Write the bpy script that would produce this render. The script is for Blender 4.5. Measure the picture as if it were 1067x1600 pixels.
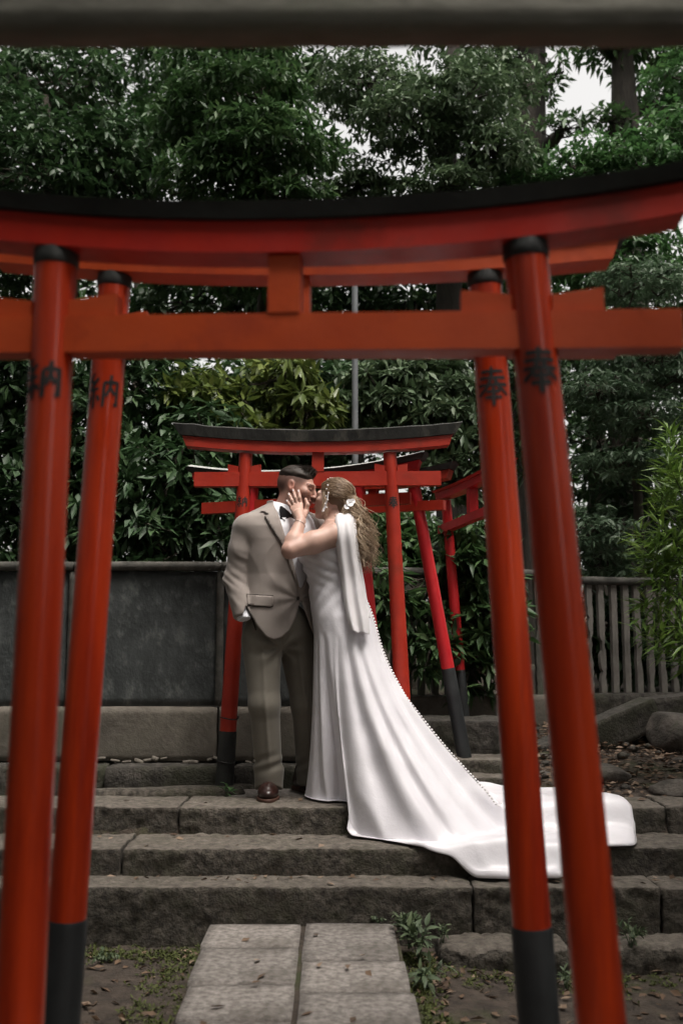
import bpy, bmesh, math, random
import numpy as np
from mathutils import Vector, Matrix
from mathutils.geometry import delaunay_2d_cdt

scene = bpy.context.scene
for o in list(bpy.data.objects):
    bpy.data.objects.remove(o)
random.seed(5)
rng = np.random.default_rng(11)
PI = math.pi

# ------------------------------------------------------------------ camera
FPX, CAMZ = 1556.0, 1.32
PITCH = math.atan(202 / FPX)
cam = bpy.data.cameras.new('camera')
camo = bpy.data.objects.new('camera', cam)
scene.collection.objects.link(camo)
camo.location = (0, 0, CAMZ)
camo.rotation_euler = (PI / 2 + PITCH, 0, 0)
cam.sensor_fit = 'VERTICAL'
cam.sensor_height = 36.0
cam.sensor_width = 24.0
cam.lens = 35.0
cam.clip_start = 0.05
cam.clip_end = 600
cam.dof.use_dof = True
cam.dof.focus_distance = 5.35
cam.dof.aperture_fstop = 2.3
scene.camera = camo

# ------------------------------------------------------------------ sky, sun, exposure
SUN_EL, SUN_AZ = math.radians(69), math.radians(42)     # behind the camera, to its right
world = bpy.data.worlds.new('World')
scene.world = world
world.use_nodes = True
wn = world.node_tree
for n in list(wn.nodes):
    wn.nodes.remove(n)
sky = wn.nodes.new('ShaderNodeTexSky')
sky.sky_type = 'NISHITA'
sky.sun_disc = False
sky.sun_elevation = SUN_EL
sky.sun_rotation = PI - SUN_AZ
sky.air_density = 1.0
sky.dust_density = 6.0
sky.ozone_density = 1.0
hs = wn.nodes.new('ShaderNodeHueSaturation')
hs.inputs['Saturation'].default_value = 0.12          # white overcast
hs.inputs['Value'].default_value = 1.0
bg = wn.nodes.new('ShaderNodeBackground')
bg.inputs['Strength'].default_value = 0.15
wo = wn.nodes.new('ShaderNodeOutputWorld')
wn.links.new(sky.outputs[0], hs.inputs['Color'])
wb = wn.nodes.new('ShaderNodeMix')                      # white balance of the picture: a little warm
wb.data_type = 'RGBA'
wb.blend_type = 'MULTIPLY'
wb.inputs['Factor'].default_value = 1.0
wb.inputs['B'].default_value = (1.0, 0.965, 0.915, 1)
wn.links.new(hs.outputs[0], wb.inputs['A'])
wn.links.new(wb.outputs['Result'], bg.inputs['Color'])
wn.links.new(bg.outputs[0], wo.inputs['Surface'])

sun = bpy.data.lights.new('sun', 'SUN')
sun.energy = 1.3
sun.angle = math.radians(26)
sun.color = (1.0, 0.94, 0.87)
suno = bpy.data.objects.new('sun', sun)
scene.collection.objects.link(suno)
to_sun = Vector((math.sin(SUN_AZ) * math.cos(SUN_EL), -math.cos(SUN_AZ) * math.cos(SUN_EL), math.sin(SUN_EL)))
suno.rotation_euler = to_sun.to_track_quat('Z', 'Y').to_euler()
suno.location = (4, -6, 9)

vs = scene.view_settings
vs.view_transform = 'Standard'
vs.look = 'None'
vs.exposure = 1.1
vs.gamma = 1.0
vs.use_curve_mapping = False

# ------------------------------------------------------------------ helpers: pixels of the 1067x1600 photograph to places
SP, CP = math.sin(PITCH), math.cos(PITCH)

def P(px, py, Y):
    x = (px - 533.5) / FPX
    y = (800 - py) / FPX
    d = np.array((x, CP - y * SP, SP + y * CP))
    return np.array((0, 0, CAMZ)) + d * (Y / d[1])

def PZ(px, py, z):
    x = (px - 533.5) / FPX
    y = (800 - py) / FPX
    d = np.array((x, CP - y * SP, SP + y * CP))
    return np.array((0, 0, CAMZ)) + d * ((z - CAMZ) / d[2])

def proj(p):
    q = p - np.array((0, 0, CAMZ))
    zc = q[..., 1] * CP + q[..., 2] * SP
    yu = -q[..., 1] * SP + q[..., 2] * CP
    return 533.5 + FPX * q[..., 0] / zc, 800 - FPX * yu / zc

# ------------------------------------------------------------------ materials
MATS = {}

def nodes_of(name):
    m = bpy.data.materials.new(name)
    m.use_nodes = True
    nt = m.node_tree
    b = nt.nodes['Principled BSDF']
    return m, nt, b

def mat(name, c1, c2=None, rough=0.6, scale=8.0, detail=6.0, bump=0.0, bscale=None, lo=0.35, hi=0.65,
        spec=0.5, stretch=None, c3=None, c3scale=2.0, c3lo=0.55, c3hi=0.7, sheen=0.0, metallic=0.0, coat=0.0, rvar=0.0, bdist=0.01, objvar=0.0):
    m, nt, b = nodes_of(name)
    b.inputs['Roughness'].default_value = rough
    b.inputs['Specular IOR Level'].default_value = spec
    b.inputs['Metallic'].default_value = metallic
    b.inputs['Coat Weight'].default_value = coat
    b.inputs['Coat Roughness'].default_value = 0.17
    if sheen:
        b.inputs['Sheen Weight'].default_value = sheen
        b.inputs['Sheen Roughness'].default_value = 0.4
    tc = nt.nodes.new('ShaderNodeTexCoord')
    src = tc.outputs['Object']
    if stretch:
        mp = nt.nodes.new('ShaderNodeMapping')
        mp.inputs['Scale'].default_value = stretch
        nt.links.new(src, mp.inputs['Vector'])
        src = mp.outputs[0]

    def noise(sc, det=detail, r=0.6):
        n = nt.nodes.new('ShaderNodeTexNoise')
        n.inputs['Scale'].default_value = sc
        n.inputs['Detail'].default_value = det
        n.inputs['Roughness'].default_value = r
        nt.links.new(src, n.inputs['Vector'])
        return n.outputs['Fac']

    def ramp(fac, a, c, p0, p1):
        r = nt.nodes.new('ShaderNodeValToRGB')
        r.color_ramp.elements[0].position = p0
        r.color_ramp.elements[1].position = p1
        r.color_ramp.elements[0].color = (*a, 1)
        r.color_ramp.elements[1].color = (*c, 1)
        nt.links.new(fac, r.inputs['Fac'])
        return r.outputs['Color']
    if c2 is None:
        b.inputs['Base Color'].default_value = (*c1, 1)
    else:
        col = ramp(noise(scale), c1, c2, lo, hi)
        if c3 is not None:
            f = ramp(noise(c3scale, 5, 0.65), (0, 0, 0), (1, 1, 1), c3lo, c3hi)
            mx = nt.nodes.new('ShaderNodeMix')
            mx.data_type = 'RGBA'
            nt.links.new(f, mx.inputs['Factor'])
            nt.links.new(col, mx.inputs['A'])
            mx.inputs['B'].default_value = (*c3, 1)
            col = mx.outputs['Result']
        if objvar:                      # every stone or pale a little different
            oi = nt.nodes.new('ShaderNodeObjectInfo')
            mr = nt.nodes.new('ShaderNodeMapRange')
            mr.inputs['To Min'].default_value = 1 - objvar
            mr.inputs['To Max'].default_value = 1 + objvar
            nt.links.new(oi.outputs['Random'], mr.inputs['Value'])
            vm = nt.nodes.new('ShaderNodeVectorMath')
            vm.operation = 'SCALE'
            nt.links.new(col, vm.inputs[0])
            nt.links.new(mr.outputs[0], vm.inputs['Scale'])
            col = vm.outputs[0]
        nt.links.new(col, b.inputs['Base Color'])
    if rvar:
        f = ramp(noise(scale * 1.7), (rough - rvar,) * 3, (rough + rvar,) * 3, 0.35, 0.65)
        nt.links.new(f, b.inputs['Roughness'])
    if bump:
        bp = nt.nodes.new('ShaderNodeBump')
        bp.inputs['Strength'].default_value = bump
        bp.inputs['Distance'].default_value = bdist
        nt.links.new(noise(bscale or scale * 4, 8, 0.65), bp.inputs['Height'])
        nt.links.new(bp.outputs[0], b.inputs['Normal'])
    MATS[name] = m
    return m

def leaf_mat(name, dark, mid, light, trans=0.25, rough=0.42, spec=0.5):
    m, nt, b = nodes_of(name)
    at = nt.nodes.new('ShaderNodeAttribute')
    at.attribute_name = 'rnd'
    r = nt.nodes.new('ShaderNodeValToRGB')
    e = r.color_ramp.elements
    e[0].position = 0.0
    e[0].color = (*dark, 1)
    e[1].position = 1.0
    e[1].color = (*light, 1)
    k = e.new(0.55)
    k.color = (*mid, 1)
    nt.links.new(at.outputs['Fac'], r.inputs['Fac'])
    nt.links.new(r.outputs[0], b.inputs['Base Color'])
    b.inputs['Roughness'].default_value = rough
    b.inputs['Specular IOR Level'].default_value = spec
    tr = nt.nodes.new('ShaderNodeBsdfTranslucent')
    nt.links.new(r.outputs[0], tr.inputs['Color'])
    mx = nt.nodes.new('ShaderNodeMixShader')
    mx.inputs[0].default_value = trans
    out = nt.nodes['Material Output']
    nt.links.new(b.outputs[0], mx.inputs[1])
    nt.links.new(tr.outputs[0], mx.inputs[2])
    nt.links.new(mx.outputs[0], out.inputs['Surface'])
    MATS[name] = m
    return m

mat('soil', (0.035, 0.026, 0.02), (0.085, 0.065, 0.05), 0.95, 14, 8, 0.8, 60, c3=(0.045, 0.06, 0.014), c3scale=1.6, c3lo=0.52, c3hi=0.66, bdist=0.02)
mat('slope_soil', (0.04, 0.028, 0.02), (0.12, 0.085, 0.06), 0.95, 22, 9, 0.9, 70, bdist=0.02)
mat('step_stone', (0.026, 0.022, 0.017), (0.125, 0.108, 0.088), 0.93, 30, 12, 1.0, 48, lo=0.36, hi=0.72, c3=(0.045, 0.042, 0.026), c3scale=5.0, c3lo=0.5, c3hi=0.68, bdist=0.022, objvar=0.22)
mat('step_tread_lit', (0.062, 0.052, 0.042), (0.185, 0.16, 0.134), 0.9, 26, 12, 0.8, 55, lo=0.34, hi=0.72, c3=(0.07, 0.064, 0.045), c3scale=6.0, c3lo=0.52, c3hi=0.7, bdist=0.015, objvar=0.15)
mat('step_stone_dark', (0.025, 0.022, 0.018), (0.11, 0.098, 0.085), 0.95, 20, 10, 0.9, 50, lo=0.36, hi=0.72, c3=(0.035, 0.036, 0.02), c3scale=3.0, c3lo=0.48, c3hi=0.66, bdist=0.022)
mat('path_stone', (0.135, 0.12, 0.108), (0.37, 0.333, 0.305), 0.85, 42, 12, 0.8, 70, lo=0.32, hi=0.7, c3=(0.10, 0.086, 0.072), c3scale=4.5, c3lo=0.5, c3hi=0.72, bdist=0.012, objvar=0.14)
mat('boulder', (0.04, 0.036, 0.03), (0.125, 0.11, 0.095), 0.95, 9, 10, 0.9, 30, c3=(0.05, 0.055, 0.03), c3scale=3, bdist=0.02)
mat('slate', (0.028, 0.032, 0.032), (0.075, 0.082, 0.082), 0.75, 7, 14, 0.7, 30, lo=0.32, hi=0.72, c3=(0.15, 0.16, 0.15), c3scale=15.0, c3lo=0.53, c3hi=0.8, stretch=(1, 1, 0.7))
mat('plinth', (0.095, 0.083, 0.068), (0.185, 0.162, 0.135), 0.9, 6, 10, 0.5, 50, c3=(0.08, 0.075, 0.055), c3scale=2.5, c3lo=0.5, c3hi=0.75)
mat('picket_mossy', (0.05, 0.048, 0.04), (0.15, 0.14, 0.12), 0.95, 14, 10, 0.8, 40, lo=0.3, hi=0.7, c3=(0.045, 0.055, 0.03), c3scale=5, c3lo=0.46, c3hi=0.66, stretch=(1, 1, 0.3))
mat('rail', (0.05, 0.048, 0.042), (0.12, 0.113, 0.1), 0.9, 12, 8, 0.5, 40)
mat('picket', (0.11, 0.1, 0.09), (0.26, 0.238, 0.215), 0.9, 14, 10, 0.7, 40, lo=0.3, hi=0.7, c3=(0.09, 0.1, 0.06), c3scale=5, c3lo=0.52, c3hi=0.7, stretch=(1, 1, 0.3))
mat('vermilion', (0.46, 0.034, 0.006), (0.58, 0.052, 0.008), 0.5, 6, 10, 0.18, 26, spec=0.1, c3=(0.25, 0.016, 0.005), c3scale=5.5, c3lo=0.46, c3hi=0.72, rvar=0.07, stretch=(2.6, 2.6, 0.22), coat=0.6)
mat('vermilion_orange', (0.54, 0.06, 0.007), (0.64, 0.08, 0.009), 0.5, 6, 8, 0.15, 30, c3=(0.42, 0.042, 0.007), c3scale=4, rvar=0.08)
mat('vermilion_red', (0.48, 0.014, 0.006), (0.58, 0.024, 0.008), 0.42, 6, 8, 0.15, 30, c3=(0.3, 0.02, 0.01), c3scale=4, rvar=0.08)
mat('crimson', (0.5, 0.014, 0.02), (0.62, 0.022, 0.026), 0.4, 5, 8, 0.1, 30, rvar=0.06)
mat('mid_red', (0.36, 0.022, 0.01), (0.45, 0.032, 0.013), 0.42, 7, 8, 0.15, 40, c3=(0.28, 0.03, 0.014), c3scale=5, rvar=0.08)
mat('torii_black', (0.012, 0.013, 0.013), (0.035, 0.038, 0.036), 0.6, 7, 8, 0.3, 40, c3=(0.06, 0.065, 0.06), c3scale=5, c3lo=0.6, c3hi=0.8)
mat('worn_black', (0.012, 0.012, 0.011), (0.04, 0.04, 0.036), 0.8, 9, 10, 0.6, 40, c3=(0.10, 0.095, 0.08), c3scale=7, c3lo=0.58, c3hi=0.7, stretch=(1, 1, 0.4))
mat('base_black', (0.008, 0.009, 0.01), (0.022, 0.024, 0.025), 0.55, 6, 8, 0.2, 30)
mat('cap_metal', (0.32, 0.33, 0.32), (0.5, 0.5, 0.48), 0.5, 10, 6, 0.2, 30)
mat('weathered_beam', (0.16, 0.155, 0.13), (0.27, 0.26, 0.22), 0.85, 7, 9, 0.5, 30, c3=(0.14, 0.15, 0.11), c3scale=4, stretch=(0.5, 1, 1))
mat('ink', (0.01, 0.01, 0.01), (0.03, 0.022, 0.02), 0.7, 20)
mat('wire', (0.012, 0.01, 0.01), None, 0.5)
mat('pole_grey', (0.16, 0.17, 0.18), (0.24, 0.25, 0.26), 0.45, 6, 6, 0.1, 30, metallic=0.3)
mat('bark', (0.03, 0.024, 0.018), (0.1, 0.085, 0.065), 0.95, 9, 10, 0.9, 26, stretch=(1, 1, 0.25), bdist=0.03)
mat('bark_dark', (0.015, 0.012, 0.01), (0.05, 0.042, 0.034), 0.95, 9, 8, 0.8, 26, stretch=(1, 1, 0.25), bdist=0.03)
mat('dead_leaf', (0.13, 0.07, 0.035), (0.36, 0.24, 0.16), 0.8, 3.0, 2, lo=0.3, hi=0.7)
leaf_mat('leaf_dark', (0.021, 0.047, 0.018), (0.039, 0.084, 0.031), (0.08, 0.135, 0.054), 0.2, 0.5)
leaf_mat('leaf_mid', (0.031, 0.068, 0.023), (0.058, 0.12, 0.04), (0.112, 0.18, 0.068), 0.25, 0.5)
leaf_mat('leaf_grey', (0.048, 0.08, 0.039), (0.085, 0.134, 0.066), (0.155, 0.21, 0.112), 0.2, 0.5)
leaf_mat('leaf_fresh', (0.035, 0.085, 0.025), (0.06, 0.14, 0.045), (0.1, 0.19, 0.06), 0.3, 0.45)
leaf_mat('leaf_maple', (0.06, 0.105, 0.058), (0.105, 0.165, 0.095), (0.18, 0.24, 0.155), 0.3, 0.5)
leaf_mat('leaf_yellow', (0.055, 0.085, 0.022), (0.11, 0.15, 0.035), (0.17, 0.2, 0.05), 0.25, 0.4)
leaf_mat('leaf_bamboo', (0.08, 0.15, 0.025), (0.13, 0.23, 0.04), (0.2, 0.3, 0.06), 0.25, 0.4)
leaf_mat('leaf_weed', (0.06, 0.09, 0.045), (0.1, 0.14, 0.07), (0.15, 0.19, 0.1), 0.2, 0.5)
mat('moss', (0.05, 0.065, 0.012), (0.1, 0.115, 0.025), 0.95, 30, 6, 0.8, 80)
# clothes and people
def cloth(name, c1, c2, rough, sheen, weave=0.0, scale=6):
    return mat(name, c1, c2, rough, scale, 4, weave, 900, sheen=sheen, spec=0.35, bdist=0.001)
cloth('suit_jacket', (0.265, 0.228, 0.208), (0.305, 0.264, 0.24), 0.8, 0.25, 0.3)
cloth('suit_trousers', (0.155, 0.14, 0.115), (0.185, 0.167, 0.138), 0.85, 0.2, 0.3)
cloth('shirt_cotton', (0.72, 0.73, 0.78), (0.78, 0.79, 0.83), 0.8, 0.1)
cloth('black_satin', (0.008, 0.008, 0.009), (0.014, 0.014, 0.016), 0.4, 0.1)
mat('dress_satin', (0.755, 0.73, 0.775), (0.80, 0.775, 0.815), 0.36, 4, 3, 0.35, 26, sheen=0.15, spec=0.6, bdist=0.006)
m_ = mat('sash_chiffon', (0.76, 0.73, 0.75), (0.82, 0.79, 0.81), 0.6, 6, 3, sheen=0.3)
nt_ = m_.node_tree
tr_n, mx_n = nt_.nodes.new('ShaderNodeBsdfTransparent'), nt_.nodes.new('ShaderNodeMixShader')
mx_n.inputs[0].default_value = 0.16
nt_.links.new(nt_.nodes['Principled BSDF'].outputs[0], mx_n.inputs[1])
nt_.links.new(tr_n.outputs[0], mx_n.inputs[2])
nt_.links.new(mx_n.outputs[0], nt_.nodes['Material Output'].inputs['Surface'])
mat('pearl', (0.85, 0.82, 0.83), None, 0.25)
mat('shoe_leather', (0.018, 0.007, 0.005), (0.038, 0.012, 0.009), 0.36, 12, 5, 0.1, 60, coat=0.3)
mat('shoe_sole', (0.06, 0.025, 0.015), None, 0.6)
mat('button_horn', (0.035, 0.028, 0.022), None, 0.35)
mat('hair_brown', (0.012, 0.008, 0.006), (0.032, 0.022, 0.016), 0.6, 40, 4, spec=0.3)
mat('silver', (0.6, 0.58, 0.55), None, 0.25, metallic=1.0)
mat('dark_line', (0.05, 0.04, 0.035), None, 0.9)

def skin_mat(name, base, blush):
    m, nt, b = nodes_of(name)
    at = nt.nodes.new('ShaderNodeAttribute')
    at.attribute_name = 'tint'
    tc = nt.nodes.new('ShaderNodeTexCoord')
    n = nt.nodes.new('ShaderNodeTexNoise')
    n.inputs['Scale'].default_value = 22
    n.inputs['Detail'].default_value = 5
    nt.links.new(tc.outputs['Object'], n.inputs['Vector'])
    r = nt.nodes.new('ShaderNodeValToRGB')
    r.color_ramp.elements[0].position = 0.35
    r.color_ramp.elements[1].position = 0.7
    r.color_ramp.elements[0].color = (*base, 1)
    r.color_ramp.elements[1].color = (*blush, 1)
    nt.links.new(n.outputs['Fac'], r.inputs['Fac'])
    mx = nt.nodes.new('ShaderNodeMix')
    mx.data_type = 'RGBA'
    mx.blend_type = 'MULTIPLY'
    mx.inputs['Factor'].default_value = 1.0
    nt.links.new(r.outputs[0], mx.inputs['A'])
    nt.links.new(at.outputs['Color'], mx.inputs['B'])
    nt.links.new(mx.outputs['Result'], b.inputs['Base Color'])
    b.inputs['Roughness'].default_value = 0.5
    b.inputs['Subsurface Weight'].default_value = 0.12
    b.inputs['Subsurface Radius'].default_value = (0.012, 0.005, 0.003)
    b.inputs['Subsurface Scale'].default_value = 0.6
    MATS[name] = m
skin_mat('skin_man', (0.42, 0.235, 0.18), (0.49, 0.27, 0.215))
skin_mat('skin_woman', (0.48, 0.30, 0.24), (0.53, 0.335, 0.27))
leaf_mat('hair_blonde', (0.10, 0.062, 0.038), (0.30, 0.20, 0.125), (0.62, 0.48, 0.34), 0.1, 0.42)

# ------------------------------------------------------------------ helpers: objects
COL = scene.collection

def link(o, parent=None):
    COL.objects.link(o)
    if parent is not None:
        o.parent = parent
    return o

def mk(name, verts, faces, m, parent=None, smooth=False, rnd=None, tint=None):
    me = bpy.data.meshes.new(name)
    if isinstance(faces, np.ndarray):
        verts = np.asarray(verts, dtype=np.float32)
        n, k = faces.shape
        me.vertices.add(len(verts))
        me.vertices.foreach_set('co', verts.ravel())
        me.loops.add(n * k)
        me.loops.foreach_set('vertex_index', faces.astype(np.int32).ravel())
        me.polygons.add(n)
        me.polygons.foreach_set('loop_start', np.arange(0, n * k, k, dtype=np.int32))
        me.update(calc_edges=True)
    else:
        me.from_pydata([tuple(map(float, v)) for v in verts], [], faces)
    if smooth:
        me.polygons.foreach_set('use_smooth', np.ones(len(me.polygons), dtype=bool))
    if rnd is not None:
        a = me.attributes.new('rnd', 'FLOAT', 'FACE')
        a.data.foreach_set('value', np.asarray(rnd, dtype=np.float32))
    if tint is not None:
        a = me.attributes.new('tint', 'FLOAT_COLOR', 'POINT')
        a.data.foreach_set('color', np.asarray(tint, dtype=np.float32).ravel())
    me.materials.append(MATS[m])
    me.validate()
    return link(bpy.data.objects.new(name, me), parent)

def thing(name, label, cat, loc=(0, 0, 0), rz=0.0, group=None):
    o = bpy.data.objects.new(name, None)
    o.empty_display_size = 0.2
    link(o)
    o.location = loc
    o.rotation_euler = (0, 0, rz)
    return tag(o, label, cat, group)

def tag(o, label, cat, group=None):
    o['label'] = label
    o['category'] = cat
    if group:
        o['group'] = group
    return o

def struct(o):
    o['kind'] = 'structure'
    return o

class MB:
    """collects shapes; build() links them as one mesh"""
    def __init__(s):
        s.v, s.f = [], []

    def add(s, vs, fs):
        k = len(s.v)
        s.v += [tuple(map(float, v)) for v in vs]
        s.f += [tuple(i + k for i in f) for f in fs]

    def box(s, x0, x1, y0, y1, z0, z1):
        s.add([(x0, y0, z0), (x1, y0, z0), (x1, y1, z0), (x0, y1, z0), (x0, y0, z1), (x1, y0, z1), (x1, y1, z1), (x0, y1, z1)],
              [(0, 3, 2, 1), (4, 5, 6, 7), (0, 1, 5, 4), (1, 2, 6, 5), (2, 3, 7, 6), (3, 0, 4, 7)])

    def tube(s, pts, radii, n=10, caps=True):
        pts = [Vector(p) for p in pts]
        rings = []
        ref = Vector((0.31, 0.83, 0.46))
        for i, p in enumerate(pts):
            d = (pts[min(i + 1, len(pts) - 1)] - pts[max(i - 1, 0)]).normalized()
            a = ref - d * ref.dot(d)
            if a.length < 0.05:
                a = Vector((1, 0, 0)) - d * d.x
            a.normalize()
            b = d.cross(a)
            ref = a
            r = radii[i] if hasattr(radii, '__len__') else radii
            rings.append([p + (a * math.cos(2 * PI * j / n) + b * math.sin(2 * PI * j / n)) * r for j in range(n)])
        vs = [v for r in rings for v in r]
        fs = []
        for i in range(len(rings) - 1):
            for j in range(n):
                fs.append((i * n + j, i * n + (j + 1) % n, (i + 1) * n + (j + 1) % n, (i + 1) * n + j))
        if caps:                       # own vertices, so that smooth shading stays on the side
            k = len(vs)
            vs += rings[0] + rings[-1]
            fs.append(tuple(reversed(range(k, k + n))))
            fs.append(tuple(range(k + n, k + 2 * n)))
        s.add(vs, fs)

    def build(s, name, m, parent=None, smooth=False, bevel=0.0):
        o = mk(name, s.v, s.f, m, parent, smooth)
        if bevel:
            bm = bmesh.new()
            bm.from_mesh(o.data)
            bmesh.ops.bevel(bm, geom=list(bm.edges), offset=bevel, segments=2, affect='EDGES', profile=0.6)
            bm.to_mesh(o.data)
            bm.free()
        return o

_nz = np.random.default_rng(77)
_DIR = _nz.normal(size=(40, 3))
_DIR /= np.linalg.norm(_DIR, axis=1)[:, None]
_PH = _nz.uniform(0, 6.28, 40)

def noise3(p, freq, octs=3, seed=0):
    """cheap smooth noise, sum of warped sines, about -1..1"""
    p = np.asarray(p, dtype=np.float64)
    out = np.zeros(p.shape[:-1])
    amp, tot = 1.0, 0.0
    f = freq
    for o in range(octs):
        a = 0
        for j in range(4):
            i = (seed * 7 + o * 5 + j) % 40
            w = np.sin(p @ _DIR[(i + 13) % 40] * f * 0.7 + _PH[(i + 3) % 40]) * 1.3
            a = a + np.sin(p @ _DIR[i] * f + _PH[i] + w)
        out += amp * a / 3.0
        tot += amp
        amp *= 0.55
        f *= 2.03
    return out / tot

def rough_box(name, m, parent, size, seed, amp=0.008, step=0.05, loc=(0, 0, 0), rot=(0, 0, 0), round_=0.012, freq=16, taper=0.0, chip=0.0, tread=None):
    """stone block about its own centre, gridded, edges worn, faces uneven"""
    sx, sy, sz = size
    st = max(step, max(size) / 110)
    ns = [max(2, int(round(d / st))) for d in size]
    vs, fs, idx = [], [], {}

    def vid(i, j, k):
        key = (i, j, k)
        if key not in idx:
            idx[key] = len(vs)
            vs.append((sx * (i / ns[0] - .5), sy * (j / ns[1] - .5), sz * (k / ns[2] - .5)))
        return idx[key]
    for i in range(ns[0]):
        for j in range(ns[1]):
            for k, fl in ((0, 1), (ns[2], 0)):
                q = [vid(i, j, k), vid(i + 1, j, k), vid(i + 1, j + 1, k), vid(i, j + 1, k)]
                fs.append(q[::-1] if fl else q)
        for k in range(ns[2]):
            for j, fl in ((0, 0), (ns[1], 1)):
                q = [vid(i, j, k), vid(i + 1, j, k), vid(i + 1, j, k + 1), vid(i, j, k + 1)]
                fs.append(q[::-1] if fl else q)
    for j in range(ns[1]):
        for k in range(ns[2]):
            for i, fl in ((0, 1), (ns[0], 0)):
                q = [vid(i, j, k), vid(i, j + 1, k), vid(i, j + 1, k + 1), vid(i, j, k + 1)]
                fs.append(q[::-1] if fl else q)
    v = np.array(vs)
    h = np.array(size) / 2
    # round the edges
    inner = np.clip(v, -(h - round_), h - round_)
    d = v - inner
    L = np.linalg.norm(d, axis=1)
    k = np.where(L > round_, round_ / np.maximum(L, 1e-9), 1.0)
    v = inner + d * k[:, None]
    if taper:
        v[:, 1] *= 1 - taper * (v[:, 2] / h[2])
    q = v + np.array(loc) * 3.1 + seed * 1.7
    for a in range(3):
        v[:, a] += amp * (noise3(q, freq, 4, seed + a * 3) + chip * np.abs(noise3(q, freq * 2.6, 3, seed + a + 1))) * (1.3 if a == 1 else 0.7)
    o = mk(name, v, fs, m, parent, True)
    o.location = loc
    o.rotation_euler = rot
    if tread:                           # tops paler: light from above put into the colour, plus some foot wear
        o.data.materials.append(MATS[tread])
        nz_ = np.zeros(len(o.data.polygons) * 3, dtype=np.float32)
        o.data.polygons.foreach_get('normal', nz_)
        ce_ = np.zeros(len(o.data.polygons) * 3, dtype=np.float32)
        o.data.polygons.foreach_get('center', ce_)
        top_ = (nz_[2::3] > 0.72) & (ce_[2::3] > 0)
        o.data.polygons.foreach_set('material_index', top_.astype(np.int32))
    return o
# ------------------------------------------------------------------ ground
def sm(a, b, t):
    t = np.clip((t - a) / (b - a), 0, 1)
    return t * t * (3 - 2 * t)

def ground_z(x, y):
    x = np.asarray(x, float)
    y = np.asarray(y, float)
    front = 0.0 - 0.05 * sm(0.3, 0.9, x)
    back = 0.44 + 0.0 * x
    rise = sm(0.75, 1.3, x) * np.clip(y - 5.25, 0, 2.3) * 0.16
    back = back + rise + sm(6.2, 7.0, y) * 0.3 * (1 - sm(0.75, 1.3, x))
    far = 0.92 + np.clip(y - 7.6, 0, 60) * 0.035
    back = np.where(y > 7.6, np.maximum(back, far), back)
    k = sm(4.95, 5.18, y)
    return front * (1 - k) + back * k

xs = np.concatenate([np.arange(-80, -4, 4.0), np.arange(-4, -2, 0.2), np.arange(-2, 2.6, 0.03), np.arange(2.6, 5, 0.2), np.arange(5, 84, 4.0)])
ys = np.concatenate([np.arange(-30, 1.5, 2.0), np.arange(1.5, 3, 0.15), np.arange(3, 7.8, 0.03), np.arange(7.8, 12, 0.3), np.arange(12, 100, 4.0)])
GX, GY = np.meshgrid(xs, ys, indexing='ij')
GZ = ground_z(GX, GY)
pp = np.stack([GX, GY, 0 * GX], -1)
damp = np.where((GY > 2.5) & (GY < 8), 1.0, 0.4)
GZ = GZ + damp * (0.012 * noise3(pp, 9, 4, 2) + 0.006 * noise3(pp, 45, 3, 5))
GZ = GZ + 0.03 * noise3(pp, 5, 3, 4) * sm(0.8, 1.3, GX) * sm(5.2, 5.6, GY) * (GY < 8)
nx, ny = GX.shape
I = np.arange(nx * ny).reshape(nx, ny)
F4 = np.stack([I[:-1, :-1], I[1:, :-1], I[1:, 1:], I[:-1, 1:]], -1).reshape(-1, 4)
struct(mk('ground', np.stack([GX, GY, GZ], -1).reshape(-1, 3), F4, 'soil', None, True))

# ------------------------------------------------------------------ paved path
path = bpy.data.objects.new('path', None)
link(path)
struct(path)
def slab_quad(x0, x1, y0, y1, z, th, seed, m='path_stone', parent=path, name='slab'):
    return rough_box(name, m, parent, (x1 - x0, y1 - y0, th), seed, 0.0035, 0.05, ((x0 + x1) / 2, (y0 + y1) / 2, z - th / 2), (random.uniform(-.004, .004), random.uniform(-.004, .004), random.uniform(-.006, .006)), 0.012, 13)
lrows = [4.54, 4.20, 3.77, 3.42, 3.05, 2.62, 2.2, 1.75, 1.3, 0.8, 0.3]
rrows = [4.54, 4.03, 3.68, 3.33, 2.95, 2.55, 2.1, 1.7, 1.25, 0.85, 0.3]
for i in range(len(lrows) - 1):
    dx = (4.6 - lrows[i]) * 0.035
    slab_quad(-0.575 + dx, -0.172 + dx * .3, lrows[i + 1] + 0.005, lrows[i] - 0.005, 0.102, 0.13, i + 3)
for i in range(len(rrows) - 1):
    dx = (4.6 - rrows[i]) * 0.035
    slab_quad(-0.158 + dx * .3, 0.226 + dx, rrows[i + 1] + 0.005, rrows[i] - 0.005, 0.104, 0.13, i + 23)

# earth that fills the joints
mbj = MB()
mbj.box(-0.55, 0.24, 0.3, 4.54, 0.02, 0.086)
mbj.build('joint_fill', 'soil', path)
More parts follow.
